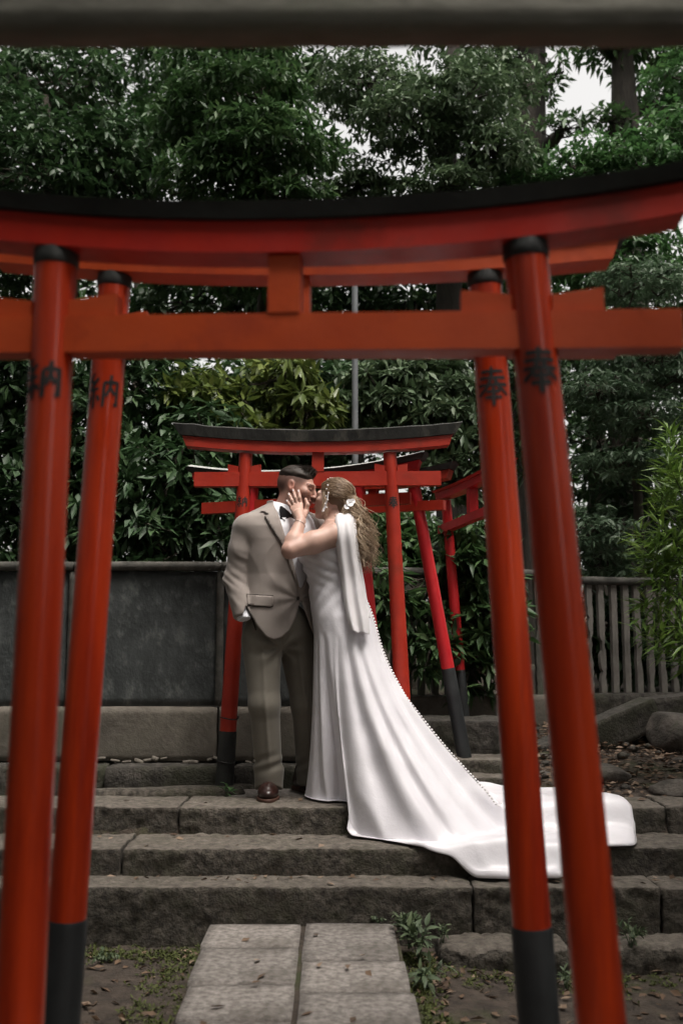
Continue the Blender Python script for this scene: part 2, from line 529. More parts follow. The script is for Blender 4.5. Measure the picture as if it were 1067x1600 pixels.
# ------------------------------------------------------------------ steps
steps = bpy.data.objects.new('steps', None)
link(steps)
struct(steps)
def stone(x0, x1, y0, y1, z0, z1, seed, m='step_stone', parent=steps, amp=0.008, rz=0.0, name='stone', rnd_=0.010, freq=15):
    return rough_box(name, m, parent, (x1 - x0, y1 - y0, z1 - z0), seed, amp, 0.017, ((x0 + x1) / 2, (y0 + y1) / 2, (z0 + z1) / 2), (0, 0, rz), rnd_, freq, chip=1.9, tread='step_tread_lit' if m == 'step_stone' else None)
def run(edges, y0, y1, z0, z1, seed, jit=0.008, **k):
    for i in range(len(edges) - 1):
        stone(edges[i] + 0.004, edges[i + 1] - 0.004, y0 + random.uniform(-jit, jit), y1, z0, z1 + random.uniform(-jit, jit) * .6, seed + i, **k)
H1, H2, H3 = .244, .363, .491
Y1, Y2, Y3 = 4.55, 4.766, 5.12
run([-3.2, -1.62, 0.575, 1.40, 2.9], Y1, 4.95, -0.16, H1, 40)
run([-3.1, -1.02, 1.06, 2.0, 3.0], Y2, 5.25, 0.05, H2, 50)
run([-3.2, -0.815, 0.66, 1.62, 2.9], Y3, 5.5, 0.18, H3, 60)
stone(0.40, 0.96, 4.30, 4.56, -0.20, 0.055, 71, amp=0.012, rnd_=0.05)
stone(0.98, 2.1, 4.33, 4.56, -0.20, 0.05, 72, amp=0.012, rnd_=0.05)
# landing behind the top step, and the flight that goes on up to the right
for i, (a, b, c, d) in enumerate([(-0.62, -0.14, 5.51, 5.86), (-0.13, 0.36, 5.51, 5.80), (-0.66, -0.15, 5.875, 6.3), (-0.14, 0.36, 5.815, 6.3), (0.37, 0.74, 5.51, 5.68)]):
    rough_box('landing_slab', 'path_stone', steps, (b - a, d - c, 0.14), 80 + i, 0.005, 0.05, ((a + b) / 2, (c + d) / 2, 0.486 - 0.07), (0, 0, 0), 0.014, 12)
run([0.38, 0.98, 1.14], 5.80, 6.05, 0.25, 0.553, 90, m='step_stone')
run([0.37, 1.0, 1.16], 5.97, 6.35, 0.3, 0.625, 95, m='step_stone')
run([0.36, 0.74, 1.18], 6.26, 6.75, 0.35, 0.83, 98, m='step_stone_dark')
# slanting kerb stone left of the landing
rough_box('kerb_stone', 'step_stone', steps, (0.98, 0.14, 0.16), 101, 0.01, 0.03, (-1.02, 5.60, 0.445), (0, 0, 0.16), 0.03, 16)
rough_box('kerb_stone', 'step_stone', steps, (0.5, 0.11, 0.12), 103, 0.01, 0.03, (-0.72, 5.82, 0.45), (0, 0, 0.32), 0.03, 16)

# ------------------------------------------------------------------ dark panelled wall on the left
YW = 6.05
wall = thing('wall', 'low dark slate panelled wall on a cracked concrete plinth, with a grey cap rail', 'wall', (-1.4, YW, 0.42))
def W(o):
    o.matrix_parent_inverse = Matrix.Translation((1.4, -YW, -0.42))
    return o
zt, zp, zb = P(0, 879, YW)[2], P(0, 1104, YW)[2], P(0, 1190, YW)[2]
xl = [-2.95, -1.63, -0.735, 0.1]
for i in range(3):
    W(rough_box('panel', 'slate', wall, (xl[i + 1] - xl[i] - 0.03, 0.06, zt - zp - 0.05), 110 + i, 0.003, 0.05, ((xl[i] + xl[i + 1]) / 2, YW + 0.05, (zt - 0.05 + zp) / 2), round_=0.006))
    W(rough_box('plinth', 'plinth', wall, (xl[i + 1] - xl[i] - 0.006, 0.18, zp - zb - 0.004), 120 + i, 0.005, 0.04, ((xl[i] + xl[i + 1]) / 2 , YW + 0.06, (zp + zb) / 2), round_=0.012))
    W(rough_box('cap_rail', 'rail', wall, (xl[i + 1] - xl[i] - 0.004, 0.13, 0.055), 130 + i, 0.003, 0.05, ((xl[i] + xl[i + 1]) / 2, YW + 0.05, zt - 0.02), round_=0.008))
for i, x in enumerate(xl[1:3]):
    W(rough_box('pillar', 'rail', wall, (0.045, 0.09, zt - zp - 0.055), 140 + i, 0.003, 0.05, (x, YW + 0.045, (zt - 0.055 + zp) / 2), round_=0.006))
xb = [-2.95, -2.2, -1.36, -0.63, -0.1]
for i in range(4):
    W(rough_box('base_stone', 'step_stone_dark', wall, (xb[i + 1] - xb[i] - 0.012, 0.34, 0.24), 150 + i, 0.01, 0.03, ((xb[i] + xb[i + 1]) / 2, YW - 0.05 + 0.02 * (i % 2), zb - 0.125), round_=0.02))
# crack line of broken plaster at the plinth foot
for i in range(26):
    x = -1.5 + i * 0.045 + random.uniform(-.012, .012)
    if random.random() < 0.75:
        W(rough_box('plaster_chip', 'plinth', wall, (random.uniform(.03, .06), 0.03, random.uniform(.01, .028)), 160 + i, 0.004, 0.012, (x, YW - 0.045, zb + 0.012 + 0.012 * math.sin(i * .8)), (0, random.uniform(-.4, .4), 0), 0.004))

# ------------------------------------------------------------------ paling fence
def picket_mesh(seed, w=0.052, h=1.0, rot=0.0):
    n = 36
    r = random.Random(seed)
    vs, fs = [], []
    for i in range(n + 1):
        t = i / n
        e = [0, 0]
        if rot:
            for s in (0, 1):
                v = noise3(np.array([[t * 3 + seed * 2.3 + s * 9, seed, s]]), 6, 3, seed)[0]
                low = max(0, 1 - abs(t - r.uniform(0.1, .6)) * 2.2)
                e[s] = max(0, v) * w * 0.75 * rot * (0.25 + low)
        x0, x1 = -w / 2 + min(e[0], w * .42), w / 2 - min(e[1], w * .42)
        vs += [(x0, -0.02, t * h), (x1, -0.02, t * h), (x1, 0.02, t * h), (x0, 0.02, t * h)]
        if i:
            a = (i - 1) * 4
            for j in range(4):
                fs.append((a + j, a + (j + 1) % 4, a + 4 + (j + 1) % 4, a + 4 + j))
    fs += [(3, 2, 1, 0), (n * 4, n * 4 + 1, n * 4 + 2, n * 4 + 3)]
    return vs, fs

def fence(label, A, B, z0, z1, n, rots, plz, plm='plinth', pm_='picket'):
    A, B = Vector(A), Vector(B)
    L = (B - A).length
    t = thing('fence', label, 'fence', (A.x, A.y, plz), math.atan2(B.y - A.y, B.x - A.x))
    rough_box('plinth', plm, t, (L, 0.16, z0 - plz), 170, 0.007, 0.04, (L / 2, 0, (z0 - plz) / 2), round_=0.015)
    rough_box('top_rail', 'rail', t, (L, 0.085, 0.06), 171, 0.004, 0.05, (L / 2, 0, z1 - plz), round_=0.008)
    for i in range(n):
        v, f = picket_mesh(i + 5 * n, 0.046, z1 - z0 - 0.032, rots[i % len(rots)])
        o = mk('picket', v, f, pm_, t)
        o.location = ((i + 0.5) * L / n, 0, z0 - plz + 0.002)
        o.rotation_euler = (0, random.uniform(-.01, .01), 0)
    return t
a, b = P(880, 0, 7.35), P(1180, 0, 7.75)
fence('weathered grey picket fence with rotten, broken-edged pales on the leaf covered bank', (a[0], 7.35), (b[0], 7.75), P(0, 1083, 7.4)[2], P(0, 908, 7.4)[2], 18,
      [1.0, 1.6, 0.1, 0.25, 0.5, 0.5, 0.9, 0.9], 0.74, 'step_stone_dark')
a, b = P(440, 0, 6.75), P(860, 0, 7.2)
fence('mossy picket fence overgrown by dark shrubs behind the leaning red posts', (a[0], 6.75), (b[0], 7.2), P(0, 1088, 6.9)[2], P(0, 893, 6.9)[2], 22,
      [0.8, 1.2, 0.5, 1.0], 0.6, 'plinth', 'picket_mossy')

# ------------------------------------------------------------------ bank on the right: kerb slabs, boulders, stones
def boulder(label, c, size, seed, parent=None, m='boulder', name='boulder', cat='boulder', amp=0.16):
    bm = bmesh.new()
    bmesh.ops.create_icosphere(bm, subdivisions=4, radius=1.0)
    v = np.array([x.co[:] for x in bm.verts])
    fs = [[x.index for x in f.verts] for f in bm.faces]
    bm.free()
    k = 1 + amp * noise3(v + seed * 3.1, 2.2, 3, seed) + amp * .35 * noise3(v + seed, 7, 3, seed + 1)
    v = v * k[:, None]
    # flatten into facets
    for j in range(5):
        n = _DIR[(seed * 3 + j) % 40]
        d = v @ n - 0.72
        v = v - np.where(d > 0, d * 0.8, 0)[:, None] * n
    o = mk(name, v * np.array(size), fs, m, parent, True)
    o.location = c
    o.rotation_euler = (0, 0, seed)
    if label:
        tag(o, label, cat)
    return o
def rock_at(label, px, py, Y, size, seed, dz=0.0, **k):
    c = P(px, py, Y)
    c[2] = ground_z(c[0], c[1]) + size[2] * 0.45 + dz
    return boulder(label, c, size, seed, **k)
rock_at('big angular brown-grey boulder under the picket fence', 1062, 1150, 6.55, (0.26, 0.22, 0.17), 3)
rock_at('grey stone half buried in the leaf litter of the bank', 950, 1190, 5.85, (0.13, 0.12, 0.06), 5, cat='stone', name='stone')
rock_at('flat dark stone on the bank above the end of the train', 905, 1220, 5.7, (0.12, 0.1, 0.045), 8, cat='stone', name='stone')
rock_at('dark slab-like stone at the edge of the top step', 1062, 1228, 5.55, (0.17, 0.11, 0.06), 9, cat='stone', name='stone')
k1 = rough_box('kerb_stone', 'step_stone_dark', None, (0.85, 0.2, 0.2), 200, 0.006, 0.025, (P(932, 1150, 6.6)[0], 6.62, P(932, 1150, 6.6)[2]), (0, -0.36, 0.15), 0.006, chip=1.5)
tag(k1, 'long tilted kerb stone sloping up the bank in front of the picket fence', 'kerb stone')
k2 = rough_box('kerb_stone', 'step_stone_dark', None, (0.6, 0.22, 0.16), 201, 0.006, 0.025, (P(1068, 1104, 6.95)[0], 6.97, P(1068, 1104, 6.95)[2]), (0, -0.1, 0.1), 0.006, chip=1.5)
tag(k2, 'short level kerb stone just behind the big boulder', 'kerb stone')
for i in range(70):
    x = random.uniform(0.82, 2.4); y = random.uniform(5.45, 7.2)
    s = random.uniform(0.012, 0.045)
    # small stones lie in the litter: collected below as one mass
    if i == 0:
        PEB = MB()
    bm = bmesh.new()
    bmesh.ops.create_icosphere(bm, subdivisions=1, radius=1.0)
    z = float(ground_z(x, y))
    PEB.add([(x + v.co.x * s * random.uniform(.7, 1.3), y + v.co.y * s, z + 0.01 + v.co.z * s * .6) for v in bm.verts], [[q.index for q in f.verts] for f in bm.faces])
    bm.free()
o = PEB.build('gravel', 'boulder', None, True)
o['kind'] = 'stuff'
tag(o, 'small loose stones scattered over the bank', 'gravel')

# ------------------------------------------------------------------ torii gates
STROKES = {
 'ho': [[(-.34, .40), (.36, .43)], [(-.40, .20), (.42, .23)], [(-.46, -.02), (.48, .02)], [(.0, .56), (-.02, .25), (-.16, -.08), (-.46, -.34)], [(.06, .20), (.20, -.06), (.48, -.30)],
        [(-.20, -.22), (.22, -.19)], [(-.26, -.40), (.28, -.37)], [(.02, -.08), (.01, -.66)]],
 'no': [[(-.28, .56), (-.44, .30), (-.24, .28)], [(-.12, .40), (-.44, .02), (-.10, .06)], [(-.27, .06), (-.28, -.56)], [(-.40, -.16), (-.48, -.38)], [(-.16, -.14), (-.08, -.32)],
        [(.06, .26), (.04, -.52)], [(.06, .26), (.48, .28), (.47, -.46), (.38, -.40)], [(.27, .50), (.25, .10), (.12, -.18)], [(.27, .08), (.40, -.12)]],
}

def inscription(kind, foot, top, rfun, z, size, parent, wscale=1.0, phi0=0.0):
    """brush characters painted on a post: narrow ribbons lying on its round surface"""
    mb = MB()
    r_ = random.Random(len(kind) + int(z * 100))
    for st in STROKES[kind]:
        pts = []
        for i in range(len(st) - 1):
            for k in range(6):
                t = k / 6
                pts.append((st[i][0] * (1 - t) + st[i + 1][0] * t, st[i][1] * (1 - t) + st[i + 1][1] * t))
        pts.append(st[-1])
        n = len(pts)
        vs, fs = [], []
        for i, (u, v) in enumerate(pts):
            a, b = pts[max(i - 1, 0)], pts[min(i + 1, n - 1)]
            d = Vector((b[0] - a[0], b[1] - a[1])).normalized()
            w = 0.055 * wscale * (0.65 + 0.5 * math.sin(PI * (0.25 + 0.6 * i / n)) + r_.uniform(-.12, .12))
            for s in (-1, 1):
                uu, vv = (u - s * d.y * w) * size, (v + s * d.x * w) * size
                zz = z + vv
                t = (zz - foot.z) / (top.z - foot.z)
                c = foot.lerp(top, t)
                r = rfun(t) + 0.0016
                ph = phi0 + uu / r
                vs.append((c.x + r * math.sin(ph), c.y - r * math.cos(ph), zz))
        for i in range(n - 1):
            fs.append((2 * i, 2 * i + 1, 2 * i + 3, 2 * i + 2))
        mb.add(vs, fs)
    return mb.build('inscription', 'ink', parent)

def beam(prof, xs_, zfun, endslant=0.0):
    """extrude a (y,z) outline along x, lifted by zfun(x)"""
    vs, fs = [], []
    n = len(prof)
    zmax = max(p[1] for p in prof)
    zmin = min(p[1] for p in prof)
    for i, x in enumerate(xs_):
        for (y, z) in prof:
            t = (z - zmin) / (zmax - zmin)
            dx = endslant * t * (x / abs(xs_[-1])) if xs_[-1] else 0
            vs.append((x + dx, y, z + zfun(x)))
        if i:
            for j in range(n):
                a, b = (i - 1) * n + j, (i - 1) * n + (j + 1) % n
                fs.append((a, b, b + n, a + n))
    fs.append(tuple(reversed(range(n))))
    fs.append(tuple((len(xs_) - 1) * n + j for j in range(n)))
    return vs, fs

def torii(label, Lf, Lt, Rf, Rt, r, half, cz, nz, nh, nhalf, mats, sori=0.05, red_h=0.065, black_h=0.045, th=0.09, sleeve=0.6, wedge=(0.11, 0.035),
          chars=0.10, charz=None, taper=0.9, strut=True, cap=False, collar=True, nth=0.055, jag=False, phi=(0, 0), group=None, wscale=1.0, sag=0.0, sleeve_r=1.05):
    Lf, Lt, Rf, Rt = map(lambda p: Vector(map(float, p)), (Lf, Lt, Rf, Rt))
    O = (Lf + Rf) / 2
    dz = Rt - Lt
    yaw = math.atan2(dz.y, dz.x)
    roll = math.atan2(dz.z, math.hypot(dz.x, dz.y))
    t = thing('torii_gate', label, 'torii gate', O, yaw, group)
    Mi = Matrix.Rotation(-yaw, 4, 'Z') @ Matrix.Translation(-O)
    lf, lt, rf, rt = Mi @ Lf, Mi @ Lt, Mi @ Rf, Mi @ Rt
    mp, mb_, mn = mats['post'], mats['beam'], mats['nuki']
    mbk, mbase = mats.get('black', 'torii_black'), mats.get('base', 'base_black')
    rfun = lambda q: r * (1 - (1 - taper) * q)
    for k, (f, tp, ch) in enumerate(((lf, lt, 'no'), (rf, rt, 'ho'))):
        b = MB()
        b.tube([f.lerp(tp, i / 12) for i in range(13)], [rfun(i / 12) for i in range(13)], 36)
        post = b.build('post', mp, t, True)
        L = (tp - f).length
        if sleeve:
            b = MB()
            b.tube([f.lerp(tp, q) for q in (-0.02, 0.25 * sleeve / L, sleeve / L - 0.003, sleeve / L)], [rfun(0) * sleeve_r + .001, rfun(0) * sleeve_r, rfun(.3) * sleeve_r + .001, rfun(.3) * 1.012], 36)
            b.build('base_sleeve', mbase, post, True)
        if collar:
            b = MB()
            top_r = rfun(1)
            b.tube([f.lerp(tp, 1 - q / L) for q in (0.022, 0.019, 0.006, 0.0, -0.012)], [top_r * 1.01, top_r * 1.06, top_r * 1.08, top_r * 1.06, top_r * 1.04], 36)
            b.build('collar', mbk, post, True)
        if chars:
            inscription(ch, f, tp, rfun, (charz - O.z), chars, post, wscale, phi[k])
    mid = (lt + rt) / 2
    wt = (rt - lt).length / 2
    sl = math.tan(roll)
    xs_ = [(-half + 2 * half * i / 28) for i in range(29)]
    ztop = lt.z * .5 + rt.z * .5
    zf = lambda x: ztop + 0.010 + sori * (abs(x) / half) ** 2.1 + sl * x - sori * (wt / half) ** 2.1 * 0.9
    v, f = beam([(-th / 2, 0), (th / 2, 0), (th / 2, red_h), (-th / 2, red_h)], [x * 0.955 for x in xs_], zf, red_h * .35)
    o = mk('shimaki_beam', v, f, mb_, t)
    o.location = (mid.x, mid.y, 0)
    tb = th * 1.35
    v, f = beam([(-th * .62, red_h + .001), (th * .62, red_h + .001), (tb / 2 * 1.1, red_h + black_h * .75), (0, red_h + black_h), (-tb / 2 * 1.1, red_h + black_h * .75)], xs_, zf, black_h * .6)
    if jag:
        v = np.array(v)
        v[:, 2] += 0.006 * noise3(v * np.array([1, 0, 0]) + 3, 30, 3, 3) * (v[:, 2] > v[:, 2].min() + red_h + .01)
    o = mk('kasagi_beam', v, f, mbk, t)
    o.location = (mid.x, mid.y, 0)
    if cap:
        v, f = beam([(-tb / 2 * 1.13, red_h + black_h * .77), (tb / 2 * 1.13, red_h + black_h * .77), (0, red_h + black_h + .010)], [x * 1.002 for x in xs_], zf, .004)
        o = mk('cap_sheet', v, f, 'cap_metal', t)
        o.location = (mid.x, mid.y, 0.0)
    nzl = nz - O.z
    zn = lambda x: nzl + sl * x - sag * math.cos(min(1, abs(x) / nhalf) * PI / 2)
    xs2 = [(-nhalf + 2 * nhalf * i / 12) for i in range(13)]
    v, f = beam([(-nth / 2, 0), (nth / 2, 0), (nth / 2, nh), (-nth / 2, nh)], xs2, zn)
    o = mk('nuki_beam', v, f, mn, t)
    o.location = (mid.x, mid.y, 0)
    if strut:
        b = MB()
        b.box(-nh * .42, nh * .42, -nth * .55, nth * .55, nzl + nh - sag + .001, zf(0) - .001)
        o = b.build('strut', mn, t)
        o.location = (mid.x, mid.y, 0)
    if wedge:
        wl, wh = wedge
        for (f_, tp) in ((lf, lt), (rf, rt)):
            q = (nzl + nh - f_.z) / (tp.z - f_.z)
            c = f_.lerp(tp, q)
            for s in (-1, 1):
                rr = rfun(q) * .9
                x0, x1 = rr, rr + wl
                zz = zn(c.x - mid.x) + nh + .001
                y0 = nth * .42
                vs = [(s * x0, -y0, 0), (s * x1, -y0, 0), (s * x1 * 1.0, -y0, wh), (s * x0, -y0, wh * .72)]
                vs += [(x, -y, z) for (x, y, z) in vs]
                fs = [(0, 1, 2, 3), (7, 6, 5, 4), (0, 4, 5, 1), (1, 5, 6, 2), (2, 6, 7, 3), (3, 7, 4, 0)]
                if s < 0:
                    fs = [g[::-1] for g in fs]
                o = mk('wedge', vs, fs, mn, t)
                o.location = (c.x, c.y, zz + sl * s * .05)
    return t

def posts(Lt, Lb, Rt, Rb, YL, YR, zf, pyTopL, pyTopR):
    """post axes through two pixels each at their own distance, carried on to the foot height"""
    out = []
    for (t, b, Y, pyT) in ((Lt, Lb, YL, pyTopL), (Rt, Rb, YR, pyTopR)):
        p, q = P(*t, Y), P(*b, Y)
        foot = p + (q - p) * ((zf - p[2]) / (q[2] - p[2]))
        zt_ = P(t[0], pyT, Y)[2]
        top = p + (q - p) * ((zt_ - p[2]) / (q[2] - p[2]))
        out += [foot, top]
    return out

GROUP = 'vermilion torii gates over the path'
FM = {'post': 'vermilion', 'beam': 'vermilion_red', 'nuki': 'vermilion_orange'}
# nearest red gate: its right post stands a little closer
Lf, Lt, Rf, Rt = posts((84, 500), (33, 1550), (831, 500), (934, 1550), 2.0, 1.92, -0.02, 403, 391)
torii('tall vermilion torii with a sweeping black-topped lintel, the one without visible black post feet', Lf, Lt, Rf, Rt, 0.0465, 0.83, 0, P(459, 553, 1.96)[2], 0.077, 0.78, FM,
      sori=0.075, red_h=0.066, black_h=0.046, th=0.085, sleeve=0.42, wedge=(0.10, 0.045), chars=0.075, charz=P(70, 592, 1.96)[2], taper=0.93, wscale=1.1, phi=(-0.05, 0.0))
Lf, Lt, Rf, Rt = posts((175, 500), (97, 1550), (766, 560), (838, 1550), 2.50, 2.44, -0.02, 438, 436)
torii('vermilion torii with long black post feet, close behind the taller sweeping gate', Lf, Lt, Rf, Rt, 0.0465, 0.83, 0, P(470, 556, 2.47)[2], 0.08, 0.80, {'post': 'vermilion', 'beam': 'vermilion_orange', 'nuki': 'vermilion_orange'},
      sori=0.045, red_h=0.055, black_h=0.05, th=0.085, sleeve=P(97, 1440, 2.47)[2] + .02, wedge=(0.06, 0.03), chars=0.082, charz=P(160, 612, 2.47)[2], taper=0.9, wscale=0.85, phi=(0.05, -0.1))
# gate right behind the couple
Lf, Lt, Rf, Rt = posts((383, 730), (350, 1240), (610, 730), (628, 1085), 5.72, 5.74, 0.40, 709, 708)
tA = torii('small vermilion torii with a cracked black top right behind the kissing couple', Lf, Lt, Rf, Rt, 0.049, 0.80, 0, P(500, 760, 5.73)[2], 0.083, 0.715,
      {'post': 'mid_red', 'beam': 'mid_red', 'nuki': 'mid_red', 'black': 'worn_black', 'base': 'worn_black'},
      sori=0.045, red_h=0.06, black_h=0.085, th=0.1, sleeve=0.42, wedge=(0.06, 0.045), chars=0.058, charz=P(380, 785, 5.72)[2], taper=0.8, cap=False, collar=False, jag=True, nth=0.06, phi=(0.0, 0.05))
# the lower one behind it
Lf, Lt, Rf, Rt = posts((392, 800), (372, 1100), (563, 800), (577, 960), 6.15, 6.0, 0.50, 763, 754)
torii('lower bright red torii tucked behind the cracked-top gate, with a pale-edged black lintel', Lf, Lt, Rf, Rt, 0.043, 0.74, 0, P(470, 796, 6.08)[2], 0.07, 0.66,
      {'post': 'crimson', 'beam': 'crimson', 'nuki': 'mid_red', 'black': 'torii_black'}, sori=0.07, red_h=0.05, black_h=0.045, th=0.1, sleeve=0.45, wedge=None, chars=0, cap=True, collar=False)
# leaning posts further right
Lf, Lt, Rf, Rt = posts((520, 800), (500, 1100), (650, 775), (721, 1160), 6.35, 6.12, 0.60, 768, 762)
torii('bright red torii whose right post leans out strongly on a long black foot', Lf, Lt, Rf, Rt, 0.042, 0.52, 0, P(585, 800, 6.2)[2], 0.06, 0.47,
      {'post': 'crimson', 'beam': 'mid_red', 'nuki': 'mid_red', 'black': 'torii_black'}, sori=0.05, red_h=0.055, black_h=0.05, th=0.09, sleeve=0.565, wedge=None, chars=0, collar=False, taper=0.86, sleeve_r=1.02)
Lf, Lt, Rf, Rt = posts((698, 800), (719, 1060), (786, 800), (800, 1060), 6.75, 6.05, 0.78, 782, 742)
torii('crimson torii turned nearly edge-on, furthest of the red gates by the mossy fence', Lf, Lt, Rf, Rt, 0.037, 0.47, 0, P(720, 818, 6.5)[2], 0.055, 0.45,
      {'post': 'crimson', 'beam': 'crimson', 'nuki': 'crimson', 'black': 'crimson'}, sori=0.02, red_h=0.05, black_h=0.02, th=0.08, sleeve=0.35, wedge=None, chars=0, collar=False)

# wires tied round the foot of the couple's gate post, and a dark strap behind it
Lf, Lt, Rf, Rt = posts((383, 730), (350, 1240), (610, 730), (628, 1085), 5.72, 5.74, 0.40, 709, 708)
for lab, py_, rr in (('upper thin dark wire tied round the left post of the small gate behind the couple', 1122, 0.054), ('lower dark wire ring round the blackened foot of the small gate post', 1190, 0.053)):
    z = P(352, py_, 5.72)[2]
    q = (z - Lf[2]) / (Lt[2] - Lf[2])
    c = Lf + (Lt - Lf) * q
    mb = MB()
    pts = [(c[0] + (rr + .004 * math.sin(i)) * math.cos(2 * PI * i / 24), c[1] + (rr + .003 * math.cos(i * 2)) * math.sin(2 * PI * i / 24), z + 0.006 * math.sin(i * .53)) for i in range(58)]
    mb.tube(pts, 0.0032, 5)
    tag(mb.build('wire_tie', 'wire', None, True), lab, 'wire')

# ------------------------------------------------------------------ grey weathered torii the camera looks out under
tb = thing('torii_gate', 'weathered grey torii whose plain crossbeam spans the very top of the view', 'torii gate', (0, 1.5, -0.01), 0)
zb_ = P(533, 37, 1.46)[2] + 0.01
for s in (-1, 1):
    b = MB()
    b.tube([(s * 0.80, 0.02, 0), (s * 0.795, 0.02, 1.0), (s * 0.78, 0.02, zb_ + 0.42)], [0.07, 0.068, 0.06], 28)
    b.build('post', 'weathered_beam', tb, True)
o = rough_box('nuki_beam', 'weathered_beam', tb, (2.1, 0.068, 0.12), 210, 0.003, 0.03, (0, -0.006, zb_ + 0.06), (0, 0, 0), 0.006)
v, f = beam([(-.06, 0), (.06, 0), (.075, .1), (0, .12), (-.075, .1)], [-1.2 + 0.1 * i for i in range(25)], lambda x: zb_ + 0.42 + 0.06 * abs(x / 1.2) ** 2)
mk('kasagi_beam', v, f, 'weathered_beam', tb)

# ------------------------------------------------------------------ grey pole
c = P(555, 900, 7.35)
pl = thing('lamp_pole', 'plain slim grey metal pole rising behind the couple', 'pole', (c[0], 7.35, 0.72))
b = MB()
b.tube([(0, 0, 0), (0, 0, 1.6), (0, 0, 3.6)], [0.027, 0.0245, 0.023], 18)
b.build('shaft', 'pole_grey', pl, True)
b = MB()
b.tube([(0, 0, 3.598), (0, 0, 3.62), (0, 0, 3.635)], [0.028, 0.027, 0.008], 18)
b.build('cap', 'pole_grey', pl, True)
# ------------------------------------------------------------------ foliage
def leaves(C, D, m, L, W, droop=0.25, spread=1.0, fold=0.25, jit=0.35, rg=rng, hue=None, flat=0.0):
    """N clusters at C along twig directions D, m folded leaves each; returns verts, tris, per-face random value"""
    N = len(C)
    D = D / np.linalg.norm(D, axis=1)[:, None]
    ref = rg.normal(size=(N, 3))
    a = np.cross(D, ref)
    a /= np.linalg.norm(a, axis=1)[:, None] + 1e-9
    b = np.cross(D, a)
    ph = (np.arange(m)[None, :] / m * 2 * PI) + rg.uniform(0, 6.28, (N, 1)) + rg.normal(0, jit, (N, m))
    el = spread * rg.uniform(0.75, 1.45, (N, m))
    dirs = D[:, None, :] * np.cos(el)[..., None] + (a[:, None, :] * np.cos(ph)[..., None] + b[:, None, :] * np.sin(ph)[..., None]) * np.sin(el)[..., None]
    if flat:
        dirs[..., 2] *= (1 - flat)
    dirs[..., 2] -= droop * rg.uniform(0.3, 1.4, (N, m))
    dirs /= np.linalg.norm(dirs, axis=2)[..., None]
    up = np.zeros((N, m, 3))
    up[..., 2] = 1
    up += rg.normal(0, 0.35, (N, m, 3))
    w = np.cross(dirs, up)
    w /= np.linalg.norm(w, axis=2)[..., None] + 1e-9
    nrm = np.cross(w, dirs)
    ln = (L * rg.uniform(0.65, 1.25, (N, m)))[..., None]
    wd = (W * rg.uniform(0.75, 1.2, (N, m)))[..., None]
    base = C[:, None, :] + dirs * ln * 0.12 + D[:, None, :] * (rg.uniform(-.25, .1, (N, m))[..., None] * L)
    mid = base + dirs * ln * 0.48 - nrm * wd * fold * 0.5
    lft = base + dirs * ln * 0.45 + w * wd * .5 + nrm * wd * fold * .2
    rgt = base + dirs * ln * 0.45 - w * wd * .5 + nrm * wd * fold * .2
    tip = base + dirs * ln - np.array([0, 0, 1.0]) * ln * 0.14 * rg.uniform(0, 1.5, (N, m))[..., None]
    V = np.stack([base, lft, mid, rgt, tip], 2).reshape(-1, 3)
    k = np.arange(N * m)[:, None] * 5
    T = np.stack([k + np.array([0, 2, 1]), k + np.array([0, 3, 2]), k + np.array([1, 2, 4]), k + np.array([2, 3, 4])], 1).reshape(-1, 3)
    h = rg.uniform(0, 1, (N, 1)) * 0.6 + rg.uniform(0, 1, (N, m)) * 0.4 if hue is None else np.clip(hue[:, None] + rg.normal(0, .12, (N, m)), 0, 1)
    return V, T, np.repeat(h.reshape(-1), 4)

def blob_clusters(c, r, n, tier=0.0, shell=0.55, rg=rng, lump=0.22, seed=0):
    """points through an uneven ellipsoid, thicker towards the outside, in loose layers"""
    u = rg.normal(size=(n, 3))
    u /= np.linalg.norm(u, axis=1)[:, None]
    q = 1 - shell * rg.uniform(0, 1, n) ** 1.6
    lum = 1 + lump * noise3(u + seed * 1.3, 3.2, 3, seed)
    p = u * (q * lum)[:, None] * np.array(r)
    d = u + np.array([0, 0, 0.45]) + rg.normal(0, .35, (n, 3))
    if tier:
        off = noise3(np.stack([p[:, 0], p[:, 1], 0 * p[:, 0]], 1) + seed, 1.6, 2, seed + 2) * tier * .8
        p[:, 2] = np.round((p[:, 2] - off) / tier) * tier + off + rg.normal(0, tier * .13, n)
        p[:, 2] -= 0.10 * (p[:, 0] ** 2 + p[:, 1] ** 2) / (r[0] * r[0]) * r[2]
    return p + np.array(c), d

